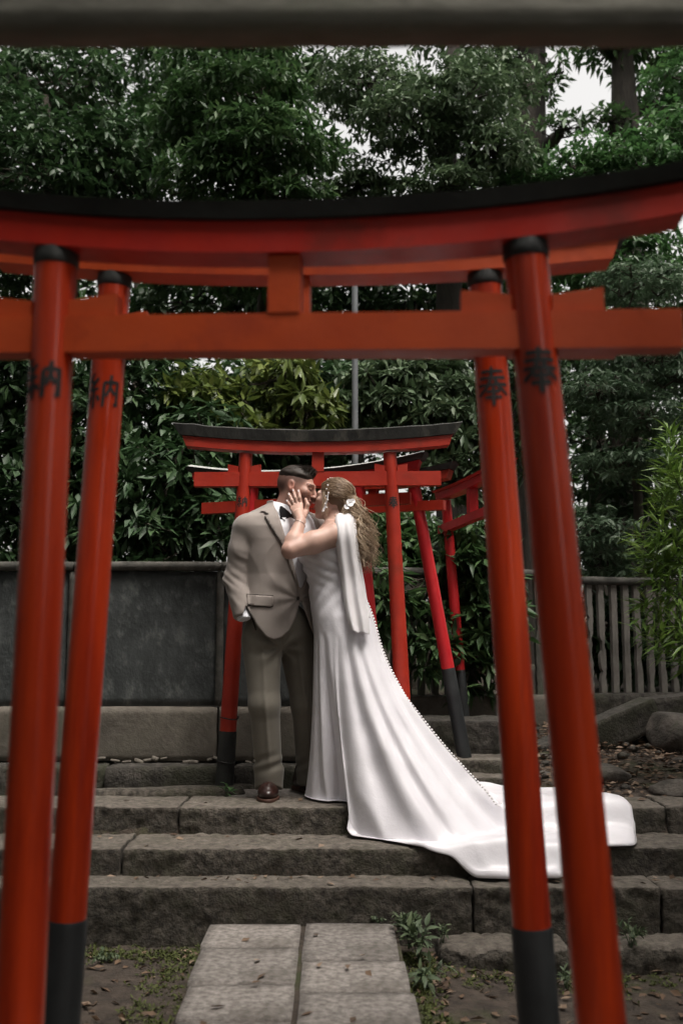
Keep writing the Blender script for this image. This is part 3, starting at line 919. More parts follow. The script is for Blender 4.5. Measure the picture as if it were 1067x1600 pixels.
def tree(name, label, cat, foot, trunk, blobs, n, leaf, m='leaf_dark', bark='bark', tr=0.12, tier=0.22, group=None, twigs=26, rg=rng, shell=.55, seed=0, flat=0.0, droop=.25, keep=None):
    t = thing(name, label, cat, foot, 0, group)
    F_ = np.array(foot, float)
    b = MB()
    tp = [np.array(p, float) - F_ for p in trunk]
    k = len(tp)
    # smooth the trunk line a little and let it waver
    pts = []
    for i in range(k - 1):
        for s in range(5):
            q = s / 5
            pts.append(tp[i] * (1 - q) + tp[i + 1] * q)
    pts.append(tp[-1])
    pts = np.array(pts)
    pts[1:] += 0.25 * tr * noise3(pts[1:] + seed, 3, 2, seed)[:, None] * np.array([1, .6, 0])
    rad = [tr * (1 - 0.72 * i / (len(pts) - 1)) * (1.25 if i == 0 else 1) for i in range(len(pts))]
    b.tube(pts, rad, 14)
    b.build('trunk', bark, t, True)
    lb = MB()
    Cs, Ds = [], []
    tot = sum(bl[1][0] * bl[1][1] + bl[1][0] * bl[1][2] for bl in blobs)
    for j, bl in enumerate(blobs):
        c, r = np.array(bl[0], float) - F_, bl[1]
        nn = int(n * (r[0] * r[1] + r[0] * r[2]) / tot)
        C, D = blob_clusters(c, r, nn, tier, shell, rg, seed=seed + j)
        Cs.append(C)
        Ds.append(D)
        # a limb to the blob and twigs to its leaf clusters
        i0 = int(np.argmin(np.linalg.norm(pts - (c - np.array([0, 0, .5 * r[2]])), axis=1)))
        i0 = min(i0, len(pts) - 2)
        a = pts[i0]
        mid = (a + c) / 2 + np.array([0, 0, .12 * np.linalg.norm(c - a)]) + rg.normal(0, .05, 3)
        lb.tube([a, (a + mid) / 2 + rg.normal(0, .03, 3), mid, (mid + c) / 2 + rg.normal(0, .03, 3), c], [rad[i0] * .55, rad[i0] * .45, rad[i0] * .36, rad[i0] * .25, .012], 7)
        for q in range(twigs):
            e = C[rg.integers(len(C))]
            s = mid if rg.uniform() < .4 else c
            mm = (s + e) / 2 + rg.normal(0, .06, 3) - np.array([0, 0, .03])
            lb.tube([s, mm, e], [.013, .008, .003], 4, False)
    lb.build('branches', bark, t, True)['kind'] = 'stuff'
    C, D = np.concatenate(Cs), np.concatenate(Ds)
    if keep is not None:
        k_ = keep(C + F_)
        C, D = C[k_], D[k_]
    V, T, h = leaves(C, D, leaf[2], leaf[0], leaf[1], droop=droop, rg=rg, flat=flat, spread=leaf[3] if len(leaf) > 3 else 1.1)
    o = mk('crown', V, T, m, t, False, rnd=h)
    o['kind'] = 'stuff'
    return t

def B(px, py, Y, rx, ry, rz):
    return (P(px, py, Y), (rx, ry, rz))
def gz(x, y):
    return float(ground_z(x, y))
def foot_at(px, Y):
    c = P(px, 900, Y)
    return (c[0], Y, gz(c[0], Y) - 0.03)

EV = 'evergreens behind the wall and fences'
# --- shrubs close behind the wall and fences
f = foot_at(60, 7.3)
tree('evergreen_shrub', 'dark glossy shrub behind the slate wall, beyond the left posts', 'shrub', f, [f, P(70, 850, 7.35), P(50, 700, 7.4)],
     [B(30, 620, 7.5, .55, .45, .55), B(120, 700, 7.4, .5, .45, .5), B(20, 790, 7.2, .5, .4, .42), B(215, 610, 7.9, .5, .45, .5), B(160, 830, 7.1, .42, .35, .3)], 2000, (.11, .047, 7), 'leaf_dark', tr=.05, tier=.2, group=EV, seed=1)
f = foot_at(300, 7.0)
tree('evergreen_shrub', 'dark rosette-leaved shrub above the wall cap, left of the small gate', 'shrub', f, [f, P(310, 850, 7.0), P(290, 760, 7.0)],
     [B(265, 760, 7.0, .36, .3, .3), B(330, 830, 6.9, .35, .25, .22), B(240, 850, 6.9, .32, .25, .16), B(320, 700, 7.3, .4, .35, .26)], 420, (.14, .046, 8, 1.25), 'leaf_dark', tr=.035, tier=.24, group=EV, seed=4)
f = foot_at(390, 7.9)
tree('evergreen_shrub', 'yellow-tipped leafy shrub standing over the small gate behind the groom', 'shrub', f, [f, P(390, 800, 7.9), P(400, 640, 7.9)],
     [B(310, 612, 7.6, .34, .3, .08), B(440, 590, 7.7, .36, .3, .10), B(480, 640, 7.7, .34, .3, .12), B(390, 660, 7.6, .3, .25, .1)], 190, (.15, .05, 8, 1.25), 'leaf_yellow', tr=.04, tier=.2, group=EV, seed=5)
f = foot_at(470, 8.4)
tree('evergreen_shrub', 'dense mid-green shrub filling the space under the yellow-tipped leaves', 'shrub', f, [f, P(470, 850, 8.4), P(470, 700, 8.4)],
     [B(430, 720, 8.3, .7, .5, .5), B(400, 650, 8.6, .7, .5, .45), B(500, 620, 8.7, .6, .5, .45), B(480, 830, 8.0, .6, .4, .4)], 1500, (.13, .054, 7), 'leaf_dark', tr=.05, tier=.22, group=EV, seed=6)
f = foot_at(640, 8.2)
tree('evergreen_shrub', 'grey-green shrub of drooping leaves right beside the grey pole', 'shrub', f, [f, P(640, 800, 8.2), P(650, 640, 8.2)],
     [B(610, 620, 8.1, .45, .4, .4), B(690, 640, 8.0, .42, .4, .42), B(640, 570, 8.4, .5, .4, .3), B(715, 720, 7.8, .35, .3, .3)], 1500, (.11, .04, 7), 'leaf_grey', tr=.05, tier=.22, group=EV, seed=8)
f = foot_at(730, 7.5)
tree('evergreen_shrub', 'dark shrub hanging over the mossy picket fence by the leaning red posts', 'shrub', f, [f, P(740, 950, 7.4), P(740, 850, 7.3)],
     [B(735, 860, 6.95, .30, .28, .22), B(600, 940, 6.72, .25, .12, .2), B(680, 1000, 6.75, .22, .12, .16), B(760, 960, 6.95, .28, .22, .25), B(650, 890, 7.3, .35, .2, .25), B(735, 1040, 6.9, .2, .14, .14), B(610, 850, 7.5, .4, .25, .25)], 800, (.13, .045, 7), 'leaf_mid', tr=.03, tier=.18, group=EV, seed=9)
# --- soft layered maple on the right
f = foot_at(1000, 8.6)
tree('maple_tree', 'soft layered pale green maple above the weathered picket fence', 'tree', f, [f, P(1000, 850, 8.5), P(990, 650, 8.4), P(980, 480, 8.4)],
     [B(930, 610, 8.0, .45, .4, .10), B(1010, 650, 7.9, .5, .4, .12), B(980, 720, 7.8, .4, .4, .09), B(930, 825, 7.7, .36, .35, .13), B(1010, 560, 8.2, .55, .4, .10),
      B(1000, 440, 8.4, .5, .4, .14), B(1060, 590, 8.0, .4, .3, .10), B(950, 870, 7.8, .3, .3, .1)], 1500, (.075, .024, 7, 1.35), 'leaf_maple', tr=.06, tier=.12, group='trees behind the gates', seed=11, flat=.45, droop=.3, twigs=14)
f = foot_at(960, 9.2)
tree('evergreen_tree', 'dark evergreen filling the shade behind the layered maple', 'tree', f, [f, P(960, 800, 9.2), P(960, 560, 9.3)],
     [B(940, 700, 9.2, .9, .6, .7), B(1060, 760, 9.0, .8, .5, .7), B(1000, 850, 8.9, .8, .4, .4), B(1020, 530, 9.6, .9, .6, .6), B(860, 600, 9.4, .6, .5, .6)], 1500, (.12, .045, 6), 'leaf_dark', tr=.09, tier=.25, group='trees behind the gates', seed=12)
f = foot_at(985, 8.0)
tree('evergreen_shrub', 'low dark shrub showing between the pales of the weathered fence', 'shrub', f, [f, P(985, 1040, 8.0), P(985, 980, 8.0)],
     [B(930, 990, 7.95, .35, .22, .35), B(1010, 1000, 8.0, .38, .22, .35), B(1080, 990, 8.1, .35, .22, .35)], 420, (.13, .055, 7), 'leaf_dark', tr=.03, tier=.2, group=EV, seed=37)
# --- trees over the big lintel
f = foot_at(90, 9.6)
tree('evergreen_tree', 'dense dark evergreen with broad leaves above the left end of the big lintel', 'tree', f, [f, P(90, 700, 9.6), P(80, 350, 9.6), P(70, 150, 9.7)],
     [B(60, 270, 9.2, .9, .7, .55), B(170, 260, 9.4, .6, .6, .5), B(-60, 200, 9.5, .9, .7, .7), B(30, 400, 9.3, .8, .6, .5), B(90, 130, 10.2, .9, .7, .35)], 2700, (.105, .046, 7), 'leaf_dark', tr=.13, tier=.26, group='trees behind the gates', seed=15)
f = foot_at(215, 12.5)
tree('broadleaf_tree', 'bright fresh green tree glimpsed between the two dark evergreens', 'tree', f, [f, P(215, 600, 12.5), P(215, 250, 12.5)],
     [B(210, 240, 12.3, .75, .5, .6), B(250, 180, 12.8, .6, .5, .5)], 900, (.10, .045, 7), 'leaf_fresh', tr=.09, tier=.25, group='trees behind the gates', seed=17)
f = foot_at(390, 9.8)
tree('evergreen_tree', 'tall evergreen with tiers of hanging leaves over the middle of the big lintel', 'tree', f, [f, P(400, 700, 9.8), P(420, 350, 9.7), P(450, 60, 9.7)],
     [B(380, 150, 9.2, .75, .6, .22), B(410, 230, 9.0, .75, .6, .26), B(340, 280, 9.1, .6, .5, .24), B(440, 310, 9.0, .5, .4, .2), B(300, 180, 9.5, .5, .5, .25), B(360, 90, 9.6, .8, .6, .25), B(400, 400, 9.2, .8, .5, .3)], 2900, (.105, .038, 7), 'leaf_mid', tr=.13, tier=.24, group='trees behind the gates', seed=19)
f = foot_at(705, 10.0)
tree('evergreen_tree', 'grey-leaved evergreen with a dark bare trunk and low spreading branches', 'tree', f, [f, P(705, 700, 10), P(703, 400, 10), P(698, 180, 10), P(720, 0, 10)],
     [B(640, 190, 9.4, .62, .6, .3), B(720, 160, 9.3, .6, .6, .28), B(770, 235, 9.3, .5, .5, .24), B(570, 130, 9.7, .6, .6, .25), B(690, 290, 9.2, .5, .4, .13), B(770, 120, 9.8, .5, .5, .25), B(560, 290, 9.6, .4, .4, .14)], 2300, (.09, .034, 7), 'leaf_grey', bark='bark_dark', tr=.2, tier=.2, group='trees behind the gates', seed=21, twigs=34)
f = foot_at(930, 10.2)
tree('broadleaf_tree', 'bright green leafy tree below the bright gap of sky', 'tree', f, [f, P(930, 700, 10.2), P(940, 400, 10), P(960, 300, 9.8)],
     [B(900, 265, 9.5, .5, .5, .24), B(990, 260, 9.3, .55, .5, .26), B(1060, 230, 9.4, .5, .5, .35), B(830, 300, 9.7, .5, .5, .2), B(960, 400, 9.3, .8, .5, .4), B(1080, 130, 9.8, .5, .5, .4)], 2200, (.09, .036, 7), 'leaf_fresh', tr=.12, tier=.2, group='trees behind the gates', seed=24)
# big trunks against the sky gap
f = foot_at(812, 12.0)
tree('broadleaf_tree', 'thick dark trunk leaning beside the bright gap of sky', 'tree', f, [f, P(815, 500, 12), P(825, 180, 12), P(838, 60, 12), P(850, -150, 12)],
     [B(760, 40, 12, 1.2, .8, .5), B(700, -60, 12.5, 1.3, 1, .6), B(800, 110, 12.3, .35, .4, .3), B(880, 200, 11.6, .32, .3, .16), B(860, 120, 11.8, .2, .3, .3)], 560, (.14, .05, 7), 'leaf_mid', bark='bark_dark', tr=.34, tier=.3, group='trees behind the gates', seed=26)
f = foot_at(985, 11.5)
tree('broadleaf_tree', 'slimmer trunk on the far side of the bright gap of sky', 'tree', f, [f, P(985, 500, 11.5), P(975, 180, 11.5), P(970, 60, 11.5), P(960, -120, 11.5)],
     [B(1040, 60, 11.5, .8, .8, .5), B(1050, 170, 11.8, .5, .5, .4), B(1000, 0, 11.3, .5, .8, .25), B(955, 190, 11.3, .25, .3, .22), B(940, 70, 11.4, .3, .3, .2)], 560, (.14, .05, 7), 'leaf_mid', bark='bark_dark', tr=.26, tier=.3, group='trees behind the gates', seed=28)
f = foot_at(450, 12.0)
tree('evergreen_tree', 'thin upright trunk among the specks of sky above the big lintel', 'tree', f, [f, P(450, 600, 12), P(452, 200, 12), P(455, 40, 12)],
     [B(470, 110, 12, .8, .6, .5), B(500, 250, 12.2, .5, .6, .3), B(300, 70, 12, 1.2, .7, .4), B(120, 60, 12, 1.2, .7, .5)], 620, (.14, .05, 6), 'leaf_dark', bark='bark_dark', tr=.1, tier=.3, group='trees behind the gates', seed=30)

f = foot_at(560, 11.2)
tree('evergreen_tree', 'shadowed evergreen behind the grey pole, seen between the two big crossbeams', 'tree', f, [f, P(560, 700, 11.2), P(555, 480, 11.2)],
     [B(300, 470, 11.0, .9, .6, .55), B(480, 480, 11.0, .9, .6, .55), B(650, 470, 11.0, .9, .6, .6), B(800, 480, 11.0, .8, .6, .7)], 1300, (.16, .065, 6), 'leaf_dark', bark='bark_dark', tr=.12, tier=.28, group='trees behind the gates', seed=33)

# --- the far wood that closes the view: one mass
gap0, gap1 = P(925, 140, 15.5), P(560, 250, 15.5)
n = 9000
C = np.stack([rng.uniform(-11, 11, n), rng.uniform(13.5, 19, n), 0 * rng.uniform(0, 1, n)], 1)
topz = 12.0 + 1.2 * noise3(C * np.array([1, .4, 0]), 1.1, 3, 6)
C[:, 2] = 0.6 + (topz - .6) * rng.uniform(0, 1, n) ** 1.25
sc = C[:, 1] / 15.5
cam0 = np.array([0, 0, CAMZ])
Q = cam0 + (C - cam0) / sc[:, None]
hole = np.hypot((Q[:, 0] - gap0[0]) / 0.62, (Q[:, 2] - gap0[2]) / 0.85) < 1 + .25 * noise3(Q, 3, 2, 3)
lump = noise3(C, 1.7, 3, 9)
thin = ((C[:, 2] > 8.0) & (lump < 0.2)) | ((C[:, 2] > 7.4) & (rng.uniform(0, 1, n) < .35))
k_ = ~(hole | thin)
C = C[k_]
V, T, h = leaves(C, rng.normal(0, 1, C.shape) + np.array([0, -.6, .5]), 9, .19, .085, droop=.25)
o = mk('far_wood', V, T, 'leaf_mid', None, False, rnd=h)
o['kind'] = 'stuff'
tag(o, 'dark mass of far woodland closing the view behind all the trees', 'woodland')

# --- narrow-leaved bush at the right edge: every leaf its own part
def leaf_mesh(name, L, W, m, fold=.18, curl=.15):
    xs_ = [0, .18, .42, .7, 1.0]
    ws = [0.06, .75, 1.0, .62, 0.0]
    vs, fs = [], []
    for x, w in zip(xs_, ws):
        z = -curl * L * x * x
        vs += [(x * L, -w * W / 2, z + fold * w * W * .5), (x * L, 0, z), (x * L, w * W / 2, z + fold * w * W * .5)]
    for i in range(4):
        a = i * 3
        fs += [(a, a + 3, a + 4, a + 1), (a + 1, a + 4, a + 5, a + 2)]
    me = bpy.data.meshes.new(name)
    me.from_pydata(vs, [], fs)
    a = me.attributes.new('rnd', 'FLOAT', 'FACE')
    a.data.foreach_set('value', np.full(len(fs), random.random(), dtype=np.float32))
    me.polygons.foreach_set('use_smooth', np.ones(len(fs), dtype=bool))
    me.materials.append(MATS[m])
    return me

def sprig(parent, meshes, stem, count, rg, ang=0.8, scale=1.0, name='leaf', droop=.2):
    """leaves set round a stem polyline"""
    stem = [Vector(p) for p in stem]
    for i in range(count):
        t = 0.25 + 0.75 * (i + rg.random()) / count
        q = t * (len(stem) - 1)
        k = min(int(q), len(stem) - 2)
        p = stem[k].lerp(stem[k + 1], q - k)
        d = (stem[k + 1] - stem[k]).normalized()
        a = rg.uniform(0, 6.28)
        side = d.orthogonal().normalized()
        side.rotate(Matrix.Rotation(a, 3, d))
        e = ang * rg.uniform(.6, 1.3) * (1.15 - .55 * t)
        dr = (d * math.cos(e) + side * math.sin(e) + Vector((0, 0, -droop * rg.random()))).normalized()
        zz = Vector((rg.uniform(-.4, .4), rg.uniform(-.4, .4), 1))
        yy = zz.cross(dr).normalized()
        zz = dr.cross(yy)
        s = scale * rg.uniform(.7, 1.2)
        o = bpy.data.objects.new(name, rg.choice(meshes))
        link(o, parent)
        o.matrix_local = Matrix(((dr.x * s, yy.x * s, zz.x * s, p.x), (dr.y * s, yy.y * s, zz.y * s, p.y), (dr.z * s, yy.z * s, zz.z * s, p.z), (0, 0, 0, 1)))

rr = random.Random(3)
BL = [leaf_mesh('narrow_leaf', .135, .021, 'leaf_bamboo') for i in range(6)]
ends_dx = -14
fx, fy = P(1085, 900, 5.9)[0], 5.9
bush = thing('narrow_leaved_bush', 'bright narrow-leaved bush leaning in from the edge, in front of the picket fence', 'bush', (fx, fy, gz(fx, fy)))
st = MB()
BC, BD = [], []
ends = [(1050, 700, 5.7), (1062, 735, 5.5), (1035, 770, 5.6), (1010, 850, 5.5), (1022, 872, 5.6), (1005, 838, 5.7), (1040, 815, 5.5), (1028, 900, 5.6), (1015, 945, 5.6), (1050, 915, 5.5), (1030, 1005, 5.6), (1045, 985, 5.5), (1062, 860, 5.5),
        (1065, 790, 5.8), (1068, 960, 5.5), (1040, 750, 5.9), (1058, 670, 5.9), (1085, 720, 5.7), (1100, 800, 5.6), (1100, 900, 5.6), (1095, 640, 5.9), (1070, 1020, 5.7)]
for e in ends:
    p1 = Vector(P(e[0] + ends_dx, e[1], e[2])) - Vector((fx, fy, gz(fx, fy)))
    p0 = Vector((rr.uniform(-.04, .04), rr.uniform(-.04, .04), 0))
    base = Vector((p1.x * .25 + .12, p1.y * .3, p1.z * .72))
    pts = [p0, base, base.lerp(p1, .5) + Vector((0, 0, .03)), p1]
    st.tube(pts, [.009, .006, .004, .002], 5)
    sprig(bush, BL, [pts[1], pts[2], pts[3]], 13, rr, .95, 1.0)
    for q in range(9):
        u_ = rr.uniform(.1, 1.0)
        BC.append(pts[2].lerp(pts[3], u_) + Vector((rr.gauss(0, .035), rr.gauss(0, .05), rr.gauss(0, .035))))
        BD.append((pts[3] - pts[2]).normalized() + Vector((0, -.2, .5)))
st.build('stems', 'bark', bush, True)
V, T, h = leaves(np.array(BC), np.array(BD), 7, .12, .018, droop=.2, spread=.85)
mk('foliage', V, T, 'leaf_bamboo', bush, False, rnd=h)['kind'] = 'stuff'

# --- unseen foliage added to block sky light: leaf walls at the sides and behind, canopy overhead with an opening over the steps
def mass(name, label, C, L, W, m='leaf_dark'):
    V, T, h = leaves(C, rng.normal(0, 1, C.shape) + np.array([0, 0, .3]), 7, L, W, droop=.2)
    o = mk(name, V, T, m, None, False, rnd=h)
    o['kind'] = 'stuff'
    tag(o, label, 'woodland')
n = 5200
C = np.stack([rng.uniform(-9, 9, n), rng.uniform(-8, 7.2, n), rng.uniform(6.2, 7.8, n)], 1)
e = np.hypot((C[:, 0] - 0.9) / 2.4, (C[:, 1] - 4.8) / 2.5)
e = np.minimum(e, np.hypot((C[:, 0] - 1.7) / 1.1, (C[:, 1] - .3) / 1.1))  # second opening, added to let sun onto the front posts
C = C[e > 1 + .2 * noise3(C, 1.5, 2, 5)]
n2 = 800                                        # thinner towards the trees in view, always above the sight line
y2 = rng.uniform(6.5, 12.5, n2)
C2 = np.stack([rng.uniform(-8, 8, n2), y2, 1.6 + .70 * y2 + rng.uniform(0, 1.2, n2)], 1)
C = np.concatenate([C, C2[(noise3(C2, 1.3, 2, 6) > -.15) & (C2[:, 0] < 2.2)]])
mass('unseen_shade_canopy', 'leafy canopy of the wood closing overhead round the clearing', C, .34, .15)
n = 6000
s = rng.uniform(0, 1, n)
ang = rng.uniform(math.radians(140), math.radians(400), n)      # all round except where the trees in view stand
R = rng.uniform(6.0, 7.5, n)
C = np.stack([R * np.cos(ang), 3.0 + 1.15 * R * np.sin(ang), 0.1 + 6.6 * rng.uniform(0, 1, n)], 1)
# gap cut so that bright sky reflects as a streak on the red posts
az = np.degrees(np.arctan2(C[:, 0], -(C[:, 1] - 2.0)))
C = C[np.abs(az - 33) > 9]
mass('unseen_shade_foliage', 'thick dark wood standing round the clearing beside and behind the viewer', C, .34, .15)
# ------------------------------------------------------------------ signed distance modelling for the two people
def s_ell(p, c, r, R=None):
    q = p - np.asarray(c)
    if R is not None:
        q = q @ R
    r = np.asarray(r)
    k0 = np.linalg.norm(q / r, axis=-1)
    k1 = np.linalg.norm(q / (r * r), axis=-1) + 1e-9
    return np.where(k0 < 1e-4, -r.min(), k0 * (k0 - 1) / k1)

def s_cone(p, a, b, ra, rb):
    a, b = np.asarray(a, float), np.asarray(b, float)
    ab = b - a
    t = np.clip((p - a) @ ab / (ab @ ab), 0, 1)
    return np.linalg.norm(p - a - t[..., None] * ab, axis=-1) - (ra + (rb - ra) * t)

def s_chain(p, pts, rs, k=0.01):
    d = None
    for i in range(len(pts) - 1):
        e = s_cone(p, pts[i], pts[i + 1], rs[i], rs[i + 1])
        d = e if d is None else smin(d, e, k)
    return d

def smin(a, b, k):
    h = np.clip(0.5 + 0.5 * (b - a) / k, 0, 1)
    return b + (a - b) * h - k * h * (1 - h)

def smax(a, b, k):
    return -smin(-a, -b, k)

def s_stack(p, zs_, cx, cy, aa, bb, yaw, pw=2.3):
    """upright body with a superelliptic section given at several heights"""
    z = p[..., 2]
    o = np.argsort(zs_)
    g = lambda v: np.interp(z, np.array(zs_)[o], np.array(v)[o])
    x, y = p[..., 0] - g(cx), p[..., 1] - g(cy)
    u = x * math.cos(yaw) + y * math.sin(yaw)
    v = -x * math.sin(yaw) + y * math.cos(yaw)
    a, b = g(aa), g(bb)
    k = (np.abs(u / a) ** pw + np.abs(v / b) ** pw) ** (1 / pw)
    d = (k - 1) * np.minimum(a, b)
    return np.maximum(d, np.maximum(z - max(zs_), min(zs_) - z))

def s_poly(p, poly):
    """distance to the prism whose outline, seen from where the photograph was taken, is poly (about in metres)"""
    x, y = proj(p)
    zc = p[..., 1]
    d = np.full(x.shape, 1e9)
    s = np.ones(x.shape)
    n = len(poly)
    for i in range(n):
        ax, ay = poly[i]
        bx, by = poly[(i + 1) % n]
        ex, ey = bx - ax, by - ay
        wx, wy = x - ax, y - ay
        t = np.clip((wx * ex + wy * ey) / (ex * ex + ey * ey), 0, 1)
        d = np.minimum(d, (wx - ex * t) ** 2 + (wy - ey * t) ** 2)
        c1, c2, c3 = y >= ay, y < by, ex * wy > ey * wx
        s = np.where((c1 & c2 & c3) | (~c1 & ~c2 & ~c3), -s, s)
    return s * np.sqrt(d) * zc / FPX

def surfnet(f, lo, hi, h, coarse=4):
    lo, hi = np.asarray(lo, float), np.asarray(hi, float)
    n = np.ceil((hi - lo) / h / coarse).astype(int) * coarse + 1
    ax = [lo[i] + h * np.arange(n[i]) for i in range(3)]
    cx = [a[::coarse] for a in ax]
    CG = np.stack(np.meshgrid(*cx, indexing='ij'), -1)
    cv = f(CG.reshape(-1, 3)).reshape(CG.shape[:3])
    near = np.abs(cv) < h * coarse * 2.6
    m = near.copy()
    for a in range(3):
        m2 = m.copy()
        sl = [slice(None)] * 3
        sr = [slice(None)] * 3
        sl[a], sr[a] = slice(1, None), slice(None, -1)
        m2[tuple(sl)] |= m[tuple(sr)]
        m2[tuple(sr)] |= m[tuple(sl)]
        m = m2
    idx = [np.minimum(np.round(np.arange(n[i]) / coarse).astype(int), len(cx[i]) - 1) for i in range(3)]
    V = cv[np.ix_(*idx)].copy()
    M = m[np.ix_(*idx)]
    ii = np.nonzero(M)
    pts = np.stack([ax[0][ii[0]], ax[1][ii[1]], ax[2][ii[2]]], -1)
    V[ii] = f(pts)
    S = V < 0
    shp = tuple(k - 1 for k in V.shape)
    acc = np.zeros(shp + (3,))
    cnt = np.zeros(shp)
    for a in range(3):
        b, c = (a + 1) % 3, (a + 2) % 3
        for ob in (0, 1):
            for oc in (0, 1):
                s0, s1 = [None] * 3, [None] * 3
                s0[a], s1[a] = slice(0, -1), slice(1, None)
                for q, o in ((b, ob), (c, oc)):
                    s0[q] = s1[q] = slice(o, V.shape[q] - 1 + o)
                A, Bv = V[tuple(s0)], V[tuple(s1)]
                cr = (A < 0) != (Bv < 0)
                t = np.where(cr, A / np.where(cr, A - Bv, 1), 0)
                acc[..., a] += t * cr
                acc[..., b] += ob * cr
                acc[..., c] += oc * cr
                cnt += cr
    act = cnt > 0
    vid = np.full(shp, -1)
    vid[act] = np.arange(act.sum())
    ci = np.stack(np.nonzero(act), -1)
    verts = lo + h * (ci + acc[act] / cnt[act][:, None])
    quads = []
    for a in range(3):
        b, c = (a + 1) % 3, (a + 2) % 3
        s0, s1 = [slice(1, -1)] * 3, [slice(1, -1)] * 3
        s0[a], s1[a] = slice(0, -1), slice(1, None)
        A, Bv = S[tuple(s0)], S[tuple(s1)]
        for flip in (False, True):
            w = np.stack(np.nonzero((A & ~Bv) if not flip else (~A & Bv)), -1)
            if not len(w):
                continue
            e = w.copy()
            e[:, b] += 1
            e[:, c] += 1
            q = []
            for db, dc in ((-1, -1), (0, -1), (0, 0), (-1, 0)):
                g = e.copy()
                g[:, b] += db
                g[:, c] += dc
                q.append(vid[g[:, 0], g[:, 1], g[:, 2]])
            q = np.stack(q, -1)
            quads.append(q[:, ::-1] if flip else q)
    F_ = np.concatenate(quads)
    return verts, F_[(F_ >= 0).all(1)]

def person_part(name, root, f, lo, hi, h, m, tint=None, parent=None):
    v, q = surfnet(f, lo, hi, h)
    org = np.array(root['_o'])
    o = mk(name, v - org, q, m, parent or root, True, tint=None if tint is None else tint(v))
    return o

def bbox(pts, pad):
    a = np.array(pts)
    return a.min(0) - pad, a.max(0) + pad

def head_sdf(p, male=True):
    """x forward, y to the side, z up, about 0.23 m tall"""
    ay = np.abs(p[..., 1])
    s = np.stack([p[..., 0], ay, p[..., 2]], -1)
    d = s_ell(s, (-.018, 0, .032), (.097, .075, .085))
    d = smin(d, s_ell(s, (.028, 0, -.03), (.062, .058, .08)), .03)
    d = smin(d, s_cone(s, (.0, .048, -.055), (.055, .012, -.093), .02 if male else .016, .019 if male else .014), .02)
    d = smin(d, s_ell(s, (.058, 0, -.096), (.022, .022, .017)), .015)
    d = smin(d, s_ell(s, (.058, .042, -.012), (.022, .02, .018)), .025)
    d = smin(d, s_cone(s, (.082, 0, .03), (.074, .045, .026), .013, .011), .016)
    d = smax(d, -s_ell(s, (.098, .032, .010), (.020, .019, .012)), .012)
    d = smin(d, s_ell(s, (.072, .032, .009), (.015, .017, .012)), .004)
    d = smin(d, s_cone(s, (.087, 0, .018), (.110, 0, -.022), .008, .0115), .01)
    d = smin(d, s_ell(s, (.099, .012, -.026), (.011, .008, .008)), .005)
    d = smin(d, s_ell(s, (.083, 0, -.050), (.015, .023, .0065)), .006)
    d = smin(d, s_ell(s, (.081, 0, -.062), (.015, .020, .0070)), .006)
    ear = s_ell(s, (-.012, .079, .0), (.019, .009, .032), np.array(Matrix.Rotation(math.radians(-14), 3, 'Y')))
    ear = smax(ear, -s_ell(s, (-.009, .090, .003), (.010, .008, .019)), .004)
    return smin(d, ear, .006) if male else d

def frame(fwd, up):
    f = Vector(fwd).normalized()
    u = Vector(up)
    u = (u - f * u.dot(f)).normalized()
    l = u.cross(f)
    return np.array([f[:], l[:], u[:]])      # rows: local axes in world

def patch(name, outline, f, off, th, m, root, parent, step=3.0, Y0=4.8):
    """thin piece of cloth with the given outline lying on the surface f"""
    poly = [Vector(p) for p in outline]
    dense = []
    for i in range(len(poly)):
        a, b = poly[i], poly[(i + 1) % len(poly)]
        k = max(1, int((b - a).length / step))
        dense += [a.lerp(b, j / k) for j in range(k)]
    xs_ = [p.x for p in poly]
    ys_ = [p.y for p in poly]
    n = len(dense)
    ins = []
    y = min(ys_) + step / 2
    while y < max(ys_):
        x = min(xs_) + step / 2
        while x < max(xs_):
            c = False
            j = len(poly) - 1
            for i in range(len(poly)):
                if (poly[i].y > y) != (poly[j].y > y) and x < (poly[j].x - poly[i].x) * (y - poly[i].y) / (poly[j].y - poly[i].y) + poly[i].x:
                    c = not c
                j = i
            if c:
                ins.append(Vector((x, y)))
            x += step
        y += step
    vs2, _, fs, *_r = delaunay_2d_cdt(dense + ins, [(i, (i + 1) % n) for i in range(n)], [], 1, 0.4)
    P0 = np.array([P(v.x, v.y, Y0) for v in vs2])
    o = np.array((0, 0, CAMZ))
    dr = P0 - o
    dr /= np.linalg.norm(dr, axis=1)[:, None]
    t = np.linalg.norm(P0 - o, axis=1)
    for _ in range(60):
        d = f(o + dr * t[:, None]) - off
        t = np.minimum(t + np.clip(d, -0.02, 0.05) * .8, 6.3)
    # never a leap between neighbours
    F0 = o + dr * t[:, None]
    F1 = o + dr * (t + th)[:, None]
    k = len(F0)
    faces = [tuple(g) for g in fs] + [tuple(i + k for i in reversed(g)) for g in fs]
    edge = {}
    for g in fs:
        for i in range(len(g)):
            e = (g[i], g[(i + 1) % len(g)])
            if (e[1], e[0]) in edge:
                del edge[(e[1], e[0])]
            else:
                edge[e] = 1
    faces += [(b, a, a + k, b + k) for a, b in edge]
    ob = mk(name, np.concatenate([F0, F1]) - np.array(root['_o']), faces, m, parent, True)
    return ob

def person(label, origin):
    t = thing('person', label, 'person', tuple(origin))
    t['_o'] = [float(x) for x in origin]
    return t

